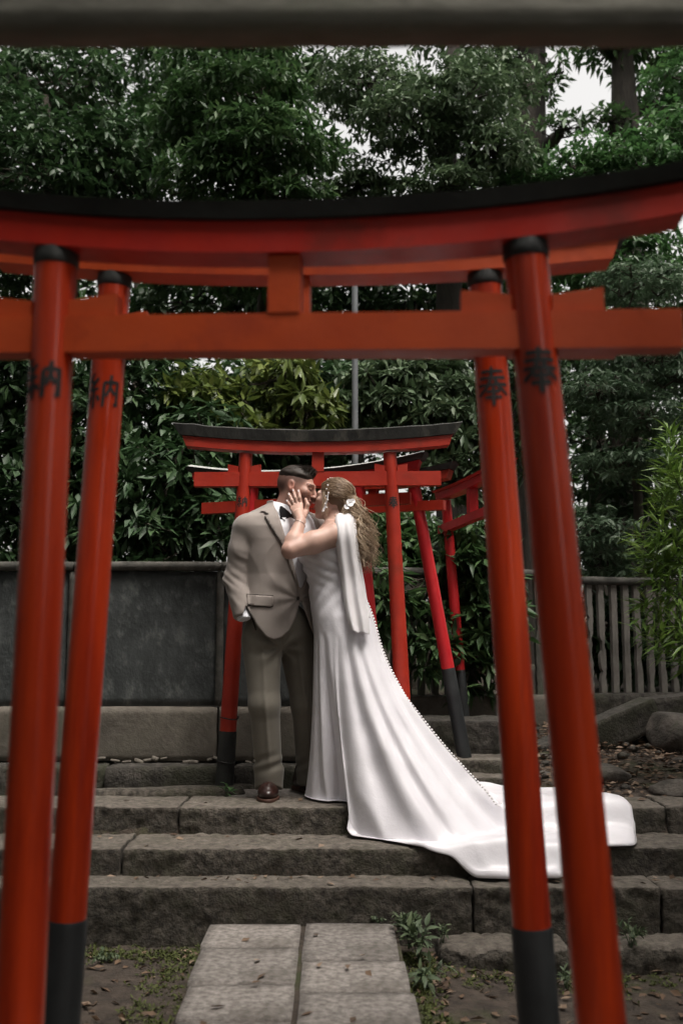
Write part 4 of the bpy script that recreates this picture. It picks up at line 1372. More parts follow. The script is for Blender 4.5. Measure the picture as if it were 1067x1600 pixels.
# =================================================================== the groom
YG = 5.47
groom = person('man in a tan suit and black bow tie kissing the bride, hand in pocket', P(437, 1245, YG) * np.array([1, 1, 0]) + np.array([0, 0, .491]))
PSI = math.radians(38)
zz = lambda py: float(P(437, py, YG)[2])
xx = lambda px, Y=YG: float(P(px, 870, Y)[0])
TZ = [1010, 990, 960, 930, 900, 870, 846, 827, 812, 801, 793, 787]
TX = [434, 434, 434, 434, 434, 435, 436, 437, 438, 440, 442, 443]
TA = [.222, .222, .214, .200, .198, .208, .216, .214, .194, .158, .110, .075]
TB = [.150, .150, .146, .136, .134, .142, .146, .140, .125, .105, .085, .07]
TY = [YG, YG, YG, YG, YG, YG, YG, YG, YG + .005, YG + .01, YG + .015, YG + .02]
def torso(p, grow=0.0):
    return s_stack(p, [zz(v) for v in TZ], [xx(v) for v in TX], TY, TA, TB, PSI, 2.6) - grow
SH = P(386, 827, 5.35)
EL = P(370, 903, 5.36)
WR = P(380, 960, 5.30)
SH2, EL2, WR2 = P(486, 826, 5.60), P(512, 900, 5.66), P(525, 940, 5.55)
SL = np.array(Matrix.Rotation(math.radians(35), 3, 'Y')) @ np.diag([.55, .8, 1.5])
def ridged(p, f, seed, e=4):
    return (1 - np.abs(np.clip(noise3(p, f, 2, seed), -1, 1))) ** e
def sleeve(p, wr=True):
    d = s_chain(p, [SH, SH * .55 + EL * .45, EL, WR], [.072, .069, .0645, .050], .02)
    # cloth gathers at the elbow and runs in slanting folds to the cuff
    q = (p - SH) @ (WR - SH) / np.linalg.norm(WR - SH) ** 2
    w = np.exp(-((q - .62) / .24) ** 2)
    fold = np.sin((p[..., 2] * 1.0 + p[..., 0] * .75 - p[..., 1] * .3) * 120 + 2.0 * noise3(p, 9, 2, 4))
    d = d + w * .0035 * fold * (.55 + .45 * noise3(p, 15, 2, 9)) + .003 * noise3(p, 22, 3, 3) - (.0025 + .004 * w) * ridged(p @ SL, 14, 6)
    cut = (p - WR) @ ((WR - EL) / np.linalg.norm(WR - EL)) - .015
    return smax(d, cut, .006)
def sleeve2(p):
    return s_chain(p, [SH2, EL2, WR2], [.082, .066, .05], .02)
KEEP = [(330, 740), (520, 740), (520, 1008), (497, 1007), (487, 985), (478, 960), (470, 937), (467, 946), (462, 966), (452, 985), (440, 996), (428, 1000), (416, 995), (402, 978), (392, 960), (384, 945), (378, 968), (355, 972), (330, 972)]
VCUT = [(425, 770), (428, 789), (436, 806), (446, 838), (457, 872), (468, 918), (472, 918), (488, 880), (520, 820), (520, 770)]
SL2 = np.array(Matrix.Rotation(math.radians(-28), 3, 'Y')) @ np.diag([1.6, 1.0, .6])
def jacket_raw(p):
    d = torso(p, .012)
    d = smin(d, s_ell(p, SH + np.array([.012, .01, .0]), (.074, .076, .070)), .06)
    d = smin(d, s_ell(p, SH2 + np.array([-.01, 0, .0]), (.074, .076, .07)), .06)
    ks = .006 + .03 * sm(zz(850), zz(815), p[..., 2])
    d = smin(d, sleeve(p), ks)
    d = smin(d, sleeve2(p), .022)
    # soft drape: pull lines from the button, a waist suppression fold
    bt = P(466, 935, 5.33)
    q = p - bt
    r = np.linalg.norm(q, axis=-1)
    an = np.arctan2(q[..., 2], q[..., 0])
    d = d + .0035 * np.sin(an * 9 + 1) * np.exp(-((r - .1) / .09) ** 2)
    d = d + .003 * noise3(p * np.array([1, 1, .45]), 17, 2, 8) - .005 * ridged(p @ SL2, 9, 3, 5)
    return d
def jacket(p):
    d = jacket_raw(p)
    d = smax(d, s_poly(p, KEEP), .004)
    front = np.maximum(s_poly(p, VCUT), (p[..., 1] - 5.52) )
    d = smax(d, -front, .004)
    inner = np.minimum(torso(p, -.004), s_chain(p, [SH, EL, WR], [.06, .05, .036], .02))
    return np.maximum(d, -inner)
lo, hi = bbox([P(340, 770, 5.17), P(520, 1015, 5.17), P(340, 770, 5.75), P(530, 1015, 5.75)], .02)
jk = person_part('jacket', groom, jacket, lo, hi, .0062, 'suit_jacket')
patch('lapel', [(426, 787), (416, 794), (406, 799), (413, 799.5), (420, 803), (414.5, 806.5), (424, 823), (440, 848), (456, 893), (467, 920), (467, 914), (456, 874), (445, 838), (435, 808), (428, 790)], jacket_raw, .0065, .006, 'suit_jacket', groom, jk)
patch('lapel_seam', [(413, 799.2), (420, 802.4), (419.6, 803.9), (412.8, 800.6)], jacket_raw, .0078, .004, 'dark_line', groom, jk, 2)
patch('lapel_edge', [(414.5, 806.5), (424, 823), (440, 848), (447, 868), (446.2, 868.5), (439, 849), (423.2, 824), (413.4, 807)], jacket_raw, .0068, .006, 'dark_line', groom, jk, 2)
patch('pocket_flap', [(386.5, 929), (427, 931.5), (427, 946), (422, 948), (387, 945)], jacket_raw, .006, .006, 'suit_jacket', groom, jk)
patch('pocket_seam', [(386, 927.6), (427.5, 930), (427.5, 931.4), (386, 929)], jacket_raw, .0045, .005, 'dark_line', groom, jk, 2)
patch('pocket_seam', [(387, 945.2), (422, 948.3), (427.6, 946), (427.6, 947.2), (422, 949.6), (387, 946.6)], jacket_raw, .0030, .005, 'dark_line', groom, jk, 2)
patch('button', [(464.5, 932), (467.5, 932), (468.6, 935), (467.2, 938), (464.5, 938), (463.4, 935)], jacket_raw, .006, .006, 'button_horn', groom, jk, 2)
def shirt(p):
    d = torso(p, -.001)
    nk = s_cone(p, P(447, 803, 5.47), P(442, 786, 5.48), .070, .065)
    d = smin(d, nk, .02)
    top = (p[..., 2] - zz(788)) * .9 + (p[..., 0] - xx(440)) * .30
    d = smax(d, top, .004)
    cuff = s_cone(p, WR - (WR - EL) * .3, WR + (WR - EL) * .10, .039, .037)
    d = np.maximum(d, zz(942) - p[..., 2])
    d = np.minimum(d, np.maximum(cuff, (p - WR) @ ((WR - EL) / np.linalg.norm(WR - EL)) - .03))
    return d
lo, hi = bbox([P(350, 765, 5.18), P(520, 1000, 5.7)], .03)
sh = person_part('shirt', groom, shirt, lo, hi, .0062, 'shirt_cotton')
# collar wings
patch('collar', [(426, 785), (436, 788), (449, 801), (445, 815), (437, 804), (430, 795)], shirt, .004, .005, 'shirt_cotton', groom, sh, 3)
def bow(p):
    c = P(453, 806, 5.375)
    u = np.array([math.cos(PSI), math.sin(PSI), -.12])
    u /= np.linalg.norm(u)
    d = s_ell(p, c, (.012, .012, .012))
    for s in (-1, 1):
        e = c + u * .055 * s
        q = p - c
        t = (q @ u) * s
        n = q - (q @ u)[..., None] * u
        w = np.clip(t / .066, 0, 1)
        hgt = .010 + .032 * w
        fr = np.abs(n[..., 2]) - hgt
        dep = np.linalg.norm(n[..., :2], axis=-1) - (.010 + .004 * np.sin(w * 3))
        d = smin(d, np.maximum(np.maximum(fr, dep), np.maximum(t - .068, -t)), .005)
    return d
lo, hi = bbox([P(430, 785, 5.3), P(475, 830, 5.45)], .02)
person_part('bow_tie', groom, bow, lo, hi, .003, 'black_satin')
# trousers
HR, KR, AR = P(409, 1003, 5.42), P(413, 1100, 5.38), P(420, 1206, 5.44)
HL, KL, AL = P(464, 1003, 5.55), P(479, 1100, 5.57), P(486, 1206, 5.64)
def trousers(p):
    z = p[..., 2]
    pel = s_ell(p, P(435, 978, YG), (.185, .135, .15), np.array([[math.cos(PSI), -math.sin(PSI), 0], [math.sin(PSI), math.cos(PSI), 0], [0, 0, 1.0]]))
    a = s_chain(p, [HR, KR, AR, AR - np.array([0, 0, .09])], [.106, .079, .071, .074], .03)
    b = s_chain(p, [HL, KL, AL, AL - np.array([0, 0, .09])], [.106, .082, .070, .072], .03)
    # pressed crease down the front of each leg
    for (A, Bp, w) in ((KR, AR, a), (KL, AL, b)):
        pass
    def cr(d, H, K, A_, nx_):
        zt_ = np.clip((K[2] - z) / (K[2] - A_[2]), -1, 1.0)
        ax_ = np.where(zt_ > 0, K[0] + (A_[0] - K[0]) * zt_, K[0] + (H[0] - K[0]) * (-zt_))
        dx = (p[..., 0] - ax_ - nx_)
        fr = (p[..., 1] < K[1]) * 1.0
        return d - .0075 * np.exp(-(dx / .011) ** 2) * fr * sm(AR[2], AR[2] + .12, z)
    a = cr(a, HR, KR, AR, .012)
    b = cr(b, HL, KL, AL, .0)
    # break of the cloth above the shoe, folds behind the knee and at the groin
    for (d_, A_) in (('a', AR), ('b', AL)):
        w = np.exp(-((z - A_[2] - .055) / .05) ** 2)
        x_ = p[..., 0] - A_[0]
        fo = .0055 * w * np.sin((z - A_[2]) * 85 - x_ * 42 + 1.0 + 1.5 * noise3(p, 14, 2, 5)) * (.6 + .6 * noise3(p, 11, 2, 1))
        if d_ == 'a':
            a = a + fo
        else:
            b = b + fo
    d = smin(smin(a, b, .012), pel, .05)
    gx = p - P(440, 1012, 5.36)
    rr_ = np.linalg.norm(gx, axis=-1)
    d = d + .006 * np.sin(np.arctan2(gx[..., 2], gx[..., 0]) * 8) * np.exp(-((rr_ - .09) / .07) ** 2)
    d = d + .003 * noise3(p * np.array([1, 1, .4]), 16, 2, 6) - .006 * ridged(p * np.array([1.1, 1, .45]), 12, 9, 4) * (.5 + .5 * sm(zz(1120), zz(1180), z) + .4 * sm(zz(1040), zz(1000), z))
    hem = np.maximum(.47 + .075 - z, 0)
    d = np.maximum(d, .491 + .045 + .5 * np.clip(AR[1] - p[..., 1], 0, .06) * (p[..., 0] < .5 * (AR[0] + AL[0])) - z)
    return np.maximum(d, z - zz(922))
lo, hi = bbox([P(365, 915, 5.2), P(515, 1240, 5.2), P(365, 915, 5.72), P(520, 1240, 5.72)], .02)
tr_ = person_part('trousers', groom, trousers, lo, hi, .0066, 'suit_trousers')
patch('pocket_edge', [(384, 958), (396, 967), (401, 985), (399, 985), (394, 969), (383, 961)], trousers, .002, .004, 'dark_line', groom, tr_, 2)
# shoes
def shoe(c, yaw):
    R = np.array([[math.cos(yaw), -math.sin(yaw), 0], [math.sin(yaw), math.cos(yaw), 0], [0, 0, 1.0]])
    c = np.asarray(c)
    def up(p):
        q = (p - c) @ R / 1.15
        d = s_ell(q, (0, -.055, .036), (.047, .105, .036))
        d = smin(d, s_ell(q, (0, .075, .045), (.036, .072, .048)), .03)
        d = smin(d, s_cone(q, (0, .03, .055), (0, .07, .10), .036, .042), .03)
        d = smin(d, s_cone(q, (-.042, -.035, .045), (.042, -.035, .045), .008, .008) , .012)
        d = smin(d, np.abs(s_ell(q, (0, -.06, .052), (.034, .075, .03))) - .0025 + 10 * np.clip(.05 - q[..., 2], 0, 1), .006)
        d = d + .0025 * np.sin(q[..., 1] * 130) * np.exp(-((q[..., 1] + .035) / .03) ** 2)
        return np.maximum(d, .013 - q[..., 2]) * 1.15
    def sole(p):
        q = (p - c) @ R / 1.15
        d = smin(s_ell(q * np.array([1, 1, 0]), (0, -.055, 0), (.052, .112, 1)), s_ell(q * np.array([1, 1, 0]), (0, .08, 0), (.040, .075, 1)), .04)
        return np.maximum(d, np.abs(q[..., 2] - .0085) - .0085) * 1.15
    lo, hi = c - np.array([.23, .23, .02]), c + np.array([.23, .23, .18])
    a = person_part('shoe', groom, up, lo, hi, .005, 'shoe_leather')
    person_part('sole', groom, sole, lo, hi, .004, 'shoe_sole', None, a)
shoe((float(AR[0]) - .002, 5.45, .493), math.radians(3))
shoe((float(AL[0]) + .004, 5.66, .493), math.radians(38))
# head, neck and chest: one surface
HG = P(464, 765, 5.45)
RG = frame((.95, -.22, -.22), (.20, .06, 1.0))
def gbody(p):
    q = (p - HG) @ RG.T / 1.06
    d = head_sdf(q, True) * 1.06
    d = smin(d, s_cone(p, HG + RG.T @ np.array([-.03, 0, -.05]), P(441, 806, 5.485), .058, .064), .025)
    d = smin(d, torso(p, -.02), .02)
    return np.maximum(d, zz(850) - p[..., 2])
def gtint(v):
    q = (v - HG) @ RG.T / 1.06
    n = noise3(v, 160, 2, 2)
    beard = sm(-.022, -.042, q[:, 2]) * sm(-.005, .02, q[:, 0] + .25 * (q[:, 2] + .06)) * (1 - .5 * sm(.075, .09, q[:, 0]) * (np.abs(q[:, 2] + .056) < .012))
    beard = np.maximum(beard, sm(.012, .004, np.abs(q[:, 2] + .038)) * sm(.07, .08, q[:, 0]) * .8) * sm(-.115, -.095, q[:, 2])
    t = np.ones((len(v), 4))
    k = np.clip(beard * (.62 + .2 * n), 0, .8)[:, None]
    t[:, :3] = t[:, :3] * (1 - k) + np.array([.22, .2, .22]) * k
    # sides cropped close, eyelids and lips a little darker
    fade = sm(-.004, .046, q[:, 2]) * sm(.062, .035, q[:, 0] - .25 * (q[:, 2] - .03)) + sm(-.03, -.06, q[:, 0]) * sm(-.06, -.02, q[:, 2])
    k = (np.clip(fade, 0, 1) * (.84 + .1 * n))[:, None]
    t[:, :3] = t[:, :3] * (1 - k) + np.array([.17, .15, .15]) * k
    lip = (np.abs(q[:, 2] + .056) < .011) & (q[:, 0] > .078) & (np.abs(q[:, 1]) < .022)
    t[lip, :3] *= np.array([.85, .55, .55])
    ay = np.abs(q[:, 1])
    brow = np.clip(1 - ((q[:, 2] - .031 + .10 * (ay - .03)) / .0065) ** 2, 0, 1) * (ay > .012) * (ay < .055) * (q[:, 0] > .06)
    lash = np.clip(1 - ((q[:, 2] - .003) / .0035) ** 2, 0, 1) * (ay > .016) * (ay < .05) * (q[:, 0] > .06)
    k = np.clip(brow * .85 + lash * .8, 0, .9)[:, None]
    t[:, :3] = t[:, :3] * (1 - k) + np.array([.09, .07, .07]) * k
    ear = (ay > .076) & (np.abs(q[:, 0] + .012) < .03)
    t[ear, :3] *= np.array([1.0, .82, .78])
    return t
lo, hi = bbox([HG - .15, HG + .15, P(400, 845, 5.3), P(500, 845, 5.65)], .0)
person_part('body', groom, gbody, lo, hi, .0036, 'skin_man', gtint)

def tubes(strands, rads, hue, nside=3):
    """many thin tapered tubes in one mesh"""
    V, T, H = [], [], []
    k = 0
    for s, r, h in zip(strands, rads, hue):
        s = np.asarray(s)
        n = len(s)
        d = np.gradient(s, axis=0)
        d /= np.linalg.norm(d, axis=1)[:, None] + 1e-9
        a = np.cross(d, np.array([.31, .47, .83]))
        a /= np.linalg.norm(a, axis=1)[:, None] + 1e-9
        b = np.cross(d, a)
        rr_ = r * np.clip(np.minimum(np.linspace(.6, 3, n), np.linspace(2.6, .25, n)), 0, 1)
        an = np.arange(nside) / nside * 2 * PI
        ring = s[:, None, :] + rr_[:, None, None] * (a[:, None, :] * np.cos(an)[None, :, None] + b[:, None, :] * np.sin(an)[None, :, None])
        V.append(ring.reshape(-1, 3))
        i = np.arange(n - 1)[:, None] * nside
        j = np.arange(nside)[None, :]
        j2 = (j + 1) % nside
        T.append(np.stack([i + j, i + j2, i + nside + j2, i + nside + j], -1).reshape(-1, 4) + k)
        H.append(np.full((n - 1) * nside, h))
        k += n * nside
    return np.concatenate(V), np.concatenate(T), np.concatenate(H)

# groom's hair: long on top, swept up at the front
gr_ = np.random.default_rng(4)
st_ = []
for i in range(900):
    x, y = gr_.uniform(-.085, .07), gr_.uniform(-.058, .058)
    q = 1 - ((x + .018) / .100) ** 2 - (y / .078) ** 2
    if q < .25:
        continue
    z = .032 + .086 * math.sqrt(q) - .004
    root_ = np.array([x, y, z])
    L = .022 + .03 * sm(-.02, .07, x) + gr_.uniform(-.004, .006)
    fw = np.array([.45 + 1.2 * float(sm(.0, .06, x)) * -.15, gr_.normal(0, .12), .75]) + gr_.normal(0, .1, 3)
    fw /= np.linalg.norm(fw)
    cv = np.array([-.3 if x > .03 else .5, 0, -.2])
    t = np.linspace(0, 1, 7)[:, None]
    st_.append((root_ + fw * L * t + cv * L * .45 * t * t) * 1.06)
st_ = [HG + s @ RG for s in st_]
V, T, H = tubes(st_, [.0016] * len(st_), gr_.uniform(0, 1, len(st_)), 4)
def gcap(p):
    q = (p - HG) @ RG.T / 1.06
    g = sm(.038, .075, q[..., 2] + .004 * noise3(q, 90, 2, 2)) * sm(.085, .05, q[..., 0] - .3 * (q[..., 2] - .08))
    d = np.minimum(s_ell(q, (-.018, 0, .032), (.0965, .0745, .0845)), 1) - (.0135 * g - .003)
    d = d - .0022 * noise3(q * np.array([.5, 1.6, 1]), 120, 2, 3) * g
    return smax(d, .034 - q[..., 2], .004) * 1.06
lo, hi = HG - .14, HG + .14
hr = person_part('hair', groom, gcap, lo, hi, .004, 'hair_brown')
mk('hair_strands', V - np.array(groom['_o']), T, 'hair_brown', hr, True)
# =================================================================== the bride
YB = 5.38
bride = person('woman in a white satin gown with a long train, reaching up to hold his cheek', P(525, 1245, YB) * np.array([1, 1, 0]) + np.array([0, 0, .491]))
bo = np.array(bride['_o'])
zb2 = lambda py: float(P(525, py, YB)[2])
xb2 = lambda px: float(P(px, 880, YB)[0])
DZ = [812, 825, 840, 855, 870, 890, 915, 940, 965, 990]
DC = [530, 527, 520, 515, 511.5, 517, 523, 529, 535, 540]
DH = [22, 32, 38, 41, 43, 38.5, 36.5, 40.5, 44, 46]          # half width seen, pixels
DY = [.10, .15, .165, .158, .15, .128, .122, .142, .165, .172]  # half depth
px2m = 5.38 / FPX * 1.0
def btorso(p, grow=0.0):
    return s_stack(p, [zb2(v) for v in DZ], [xb2(v) for v in DC], [YB] * len(DZ), [v * px2m for v in DH], DY, 0.0, 2.2) - grow
HB = P(518.5, 783, 5.425)
RB = frame((-.95, .16, .20), (.22, -.02, 1.0))
SHB, ELB, WRB = P(524, 836, 5.24), P(453, 860, 5.14), P(470, 814, 5.235)
SHF, ELF, WRF = P(518, 836, 5.52), P(480, 850, 5.66), P(455, 835, 5.72)
KN = [(456, 795), (460, 791), (464.6, 788.5), (470, 787.5)]       # knuckles: little, ring, middle, index
TP = [(448.5, 782), (451.5, 771.5), (458, 765.5), (466.5, 766.5)]
HD = 5.345
def hand(p):
    W_ = WRB
    pal = [P(*k, HD - .004) for k in KN]
    d = s_cone(p, W_, (pal[1] + pal[2]) / 2 * .45 + W_ * .55, .025, .028)
    for k in pal:
        d = smin(d, s_cone(p, W_ * .72 + k * .28, k, .017, .0125), .012)
    for i, (k, t) in enumerate(zip(pal, TP)):
        tip = P(*t, HD + .012)
        m1 = k * .56 + tip * .44 + np.array([0, -.010, 0])
        m2 = k * .24 + tip * .76 + np.array([0, -.004, 0])
        r = (.0085, .0095, .0098, .0095)[i]
        d = smin(d, s_chain(p, [k, m1, m2, tip], [r * 1.08, r, r * .92, r * .78], .003), .0035)
    tb_ = P(478, 799, HD - .004)
    d = smin(d, s_chain(p, [W_ * .6 + tb_ * .4, tb_, P(480.5, 789, HD - .008), P(477.5, 780, HD)], [.018, .0145, .0115, .0085], .006), .01)
    return d
def bbody(p):
    q = (p - HB) @ RB.T / .96
    d = head_sdf(q, False) * .96
    d = smin(d, s_cone(p, HB + RB.T @ np.array([-.03, 0, -.05]), P(527, 822, 5.385), .047, .055), .025)
    t = btorso(p, -.012)
    d = smin(d, t, .05)
    arm = s_chain(p, [SHB, SHB * .5 + ELB * .5, ELB], [.062, .056, .044], .03)
    fore = s_chain(p, [ELB, ELB * .68 + WRB * .32, WRB], [.043, .043, .0265], .02)
    d = smin(d, s_ell(p, SHB, (.064, .06, .06)), .04)
    d = smin(d, arm, .02)
    d = smin(d, fore, .012)
    d = smin(d, hand(p), .008)
    d = smin(d, s_chain(p, [SHF, ELF, WRF, WRF + np.array([-.08, .02, .03])], [.058, .042, .026, .02], .02), .03)
    return np.maximum(d, zb2(905) - p[..., 2])
def btint(v):
    t = np.ones((len(v), 4))
    q = (v - HB) @ RB.T / .96
    ay = np.abs(q[:, 1])
    lip = (np.abs(q[:, 2] + .056) < .011) & (q[:, 0] > .078) & (ay < .022)
    t[lip, :3] *= np.array([.8, .45, .45])
    brow = np.clip(1 - ((q[:, 2] - .031) / .005) ** 2, 0, 1) * (ay > .012) * (ay < .05) * (q[:, 0] > .06)
    lash = np.clip(1 - ((q[:, 2] - .003) / .0035) ** 2, 0, 1) * (ay > .016) * (ay < .05) * (q[:, 0] > .06)
    k = np.clip(brow * .6 + lash * .85, 0, .9)[:, None]
    t[:, :3] = t[:, :3] * (1 - k) + np.array([.12, .08, .07]) * k
    # warmer knuckles, fingertips and elbow
    for c, r in [(P(*k, HD), .012) for k in KN] + [(P(*k, HD), .011) for k in TP] + [(ELB, .045)]:
        w = np.exp(-(np.linalg.norm(v - c, axis=1) / r) ** 2)[:, None]
        t[:, :3] *= 1 - w * np.array([.03, .16, .16])
    return t
lo, hi = bbox([P(440, 745, 5.08), P(565, 905, 5.08), P(440, 745, 5.78), P(565, 905, 5.78)], .015)
person_part('body', bride, bbody, lo, hi, .0034, 'skin_woman', btint)
# nails
for t, k in zip(TP, KN):
    tip, kn = P(*t, HD - .001), P(*k, HD - .004)
    d_ = Vector(tip - kn).normalized()
    c = Vector(tip) - d_ * .001 + Vector((0, -.0005, 0))
    mb = MB()
    s_ = d_.cross(Vector((0, -1, 0))).normalized()
    mb.add([c + d_ * (.006 * math.cos(a)) + s_ * (.0045 * math.sin(a)) + Vector((0, .0015 if math.cos(a) > .5 else 0, 0)) - Vector(bo) for a in [i * PI / 4 for i in range(8)]], [tuple(range(8))])
    mb.build('fingernail', 'pearl', bride)
mb = MB()
fa = Vector(WRB - ELB).normalized()
c = Vector(WRB) - fa * .022
e1 = fa.orthogonal().normalized()
e2 = fa.cross(e1)
mb.tube([c + (e1 * math.cos(2 * PI * i / 28) + e2 * math.sin(2 * PI * i / 28)) * .0315 + fa * .004 * math.sin(2 * PI * i / 28) - Vector(bo) for i in range(29)], .0016, 5)
mb.build('bracelet', 'silver', bride, True)
mb = MB()
rg_k, rg_t = Vector(P(*KN[1], HD - .004)), Vector(P(*TP[1], HD + .012))
ra = (rg_t - rg_k).normalized()
c = rg_k.lerp(rg_t, .28) + Vector((0, -.005, 0))
e1 = ra.orthogonal().normalized()
e2 = ra.cross(e1)
mb.tube([c + (e1 * math.cos(2 * PI * i / 20) + e2 * math.sin(2 * PI * i / 20)) * .0112 - Vector(bo) for i in range(21)], .0012, 5)
mb.build('ring', 'silver', bride, True)

# ------------------------------------------------------------------ gown: rings from the bodice to the hem on the steps
def step_h(y):
    """height of what the cloth lies on, edges softened"""
    return .012 + .244 * sm(4.44, 4.525, y) + .119 * sm(4.665, 4.745, y) + .128 * sm(5.005, 5.098, y)
NT = 300
# key angles (0 = behind her, along +x; 90 = towards the viewer; 180 = in front): touchdown and hem
def on(px, py, Y):
    c = P(px, py, Y)
    return (c[0], Y)
def lv(px, py, z):
    c = PZ(px, py, z + .012)
    return (c[0], c[1])
KEY = [  # angle, touchdown (x, y), hem (x, y), curve power
    (0, lv(765, 1256, H3), lv(952, 1252, H3), 1.55),
    (8, lv(780, 1260, H3), lv(978, 1257, H3), 1.55),
    (15, lv(785, 1263, H3), lv(988, 1263, H3), 1.5),
    (22, on(790, 1272, 5.07), on(992, 1300, 5.03), 1.5),
    (30, on(785, 1282, 5.02), lv(990, 1323, H2), 1.5),
    (38, lv(770, 1310, H2), lv(930, 1325, H2), 1.5),
    (45, lv(755, 1312, H2), on(884, 1352, 4.72), 1.5),
    (55, lv(735, 1316, H2), lv(872, 1376, H1), 1.5),
    (65, lv(715, 1318, H2), lv(775, 1376, H1), 1.5),
    (75, lv(690, 1320, H2), lv(708, 1370, H1), 1.55),
    (84, lv(655, 1318, H2), on(662, 1342, 4.74), 1.6),
    (93, lv(605, 1314, H2), lv(608, 1319, H2), 1.7),
    (101, lv(562, 1308, H2), lv(556, 1312, H2), 1.9),
    (106, lv(545, 1305, H2), lv(537, 1309, H2), 2.2),
    (111, on(552, 1275, 5.06), on(551, 1280, 5.05), 2.0),
    (116, on(556, 1248, 5.14), on(556, 1256, 5.10), 1.6),
    (128, lv(533, 1252, H3), lv(531, 1256, H3), 1.3),
    (142, lv(512, 1253, H3), lv(510, 1256, H3), 1.5),
    (155, lv(490, 1250, H3), lv(486, 1252, H3), 2.6),
    (170, lv(478, 1245, H3), lv(474, 1246, H3), 3.2),
    (185, lv(480, 1240, H3), lv(476, 1240, H3), 3.0),
    (205, lv(495, 1236, H3), lv(493, 1236, H3), 2.0),
    (230, lv(520, 1230, H3), lv(519, 1229, H3), 1.5),
    (260, lv(575, 1228, H3), lv(577, 1225, H3), 1.5),
    (290, lv(650, 1232, H3), lv(680, 1229, H3), 1.5),
    (320, lv(710, 1241, H3), lv(790, 1236, H3), 1.5),
    (345, lv(745, 1250, H3), lv(900, 1244, H3), 1.55),
]
KEY = [(a, t_, e_ if a < 88 or a > 210 else (t_[0] * .65 + e_[0] * .35, t_[1] * .65 + e_[1] * .35), p_) for a, t_, e_, p_ in KEY]
ka = np.array([k[0] for k in KEY], float)
def per(vals, th):
    """periodic monotone-ish cubic through the keys"""
    x = np.concatenate([ka - 360, ka, ka + 360])
    v = np.concatenate([vals, vals, vals])
    m = np.gradient(v, x) * .7
    i = np.clip(np.searchsorted(x, th, side='right') - 1, 0, len(x) - 2)
    h = x[i + 1] - x[i]
    t = (th - x[i]) / h
    return (v[i] * (1 + 2 * t) * (1 - t) ** 2 + m[i] * h * t * (1 - t) ** 2 + v[i + 1] * t * t * (3 - 2 * t) + m[i + 1] * h * t * t * (t - 1))
# samples: denser towards the viewer
TH = np.concatenate([np.linspace(0, 125, 190, endpoint=False), np.linspace(125, 200, 70, endpoint=False), np.linspace(200, 360, 70, endpoint=False)])
NT = len(TH)
tx, ty = per(np.array([k[1][0] for k in KEY]), TH), per(np.array([k[1][1] for k in KEY]), TH)
ex, ey = per(np.array([k[2][0] for k in KEY]), TH), per(np.array([k[2][1] for k in KEY]), TH)
pw = per(np.array([k[3] for k in KEY]), TH)
rad = np.radians(TH)
cs, sn = np.cos(rad), np.sin(rad)
# ring shape is a superellipse in the body plane
def ring(py):
    c = np.interp(py, DZ, DC)
    h = np.interp(py, DZ, DH) * px2m
    b = np.interp(py, DZ, DY)
    k = (np.abs(cs) ** 2.2 + np.abs(sn) ** 2.2) ** (-1 / 2.2)
    return xb2(0) * 0 + float(P(525, 880, YB)[0]) + (c - 525) * px2m + h * k * cs, YB - b * k * sn
rows = []
# neckline: lower at the back and front, rising to the side under the arm
neck = 861 - 12 * np.exp(-((TH - 70) / 45) ** 2) + 6 * np.exp(-((TH - 180) / 30) ** 2) - 4 * np.exp(-((TH - 250) / 40) ** 2)
UP = 34
for i in range(UP):
    t = i / (UP - 1)
    py = neck * (1 - t) + 990 * t
    x = np.empty(NT)
    y = np.empty(NT)
    for lvl in range(NT):
        pass
    c = np.interp(py, DZ, DC)
    h = np.interp(py, DZ, DH) * px2m
    b = np.interp(py, DZ, DY)
    k = (np.abs(cs) ** 2.2 + np.abs(sn) ** 2.2) ** (-1 / 2.2)
    z = np.array([zb2(v) for v in py])
    g = .004 + (.004 if i > 0 else 0)
    x = float(P(525, 880, YB)[0]) + (c - 525) * px2m + (h + g) * k * cs
    y = YB - (b + g) * k * sn
    # draped, crossing pleats over the bodice and the gathered waist
    sw = np.sin(py * .36 + TH * .11 + 1.1 * np.sin(TH * .05))
    pl = .010 * np.sign(sw) * np.abs(sw) ** 1.5 * np.exp(-((py - 884) / 26) ** 2) * (TH < 190)
    sw = np.sin(py * .24 - TH * .19 + 1)
    wst = .007 * np.sign(sw) * np.abs(sw) ** 1.6 * np.exp(-((py - 930) / 24) ** 2)
    lowf = .010 * ((py - 940) / 50).clip(0, 1) * (np.exp(-((TH - 75) / 7) ** 2) + .8 * np.exp(-((TH - 105) / 7) ** 2) - .5 * np.exp(-((TH - 90) / 8) ** 2)) * .5
    x = x + (pl + wst + lowf) * cs
    y = y - (pl + wst + lowf) * sn
    rows.append(np.stack([x, y, z], 1))
hx, hy, hz = rows[-1].T
K1, K2 = 70, 46
TZg = step_h(ty)
slope0 = .11                                    # tangent of the flare leaving the hip
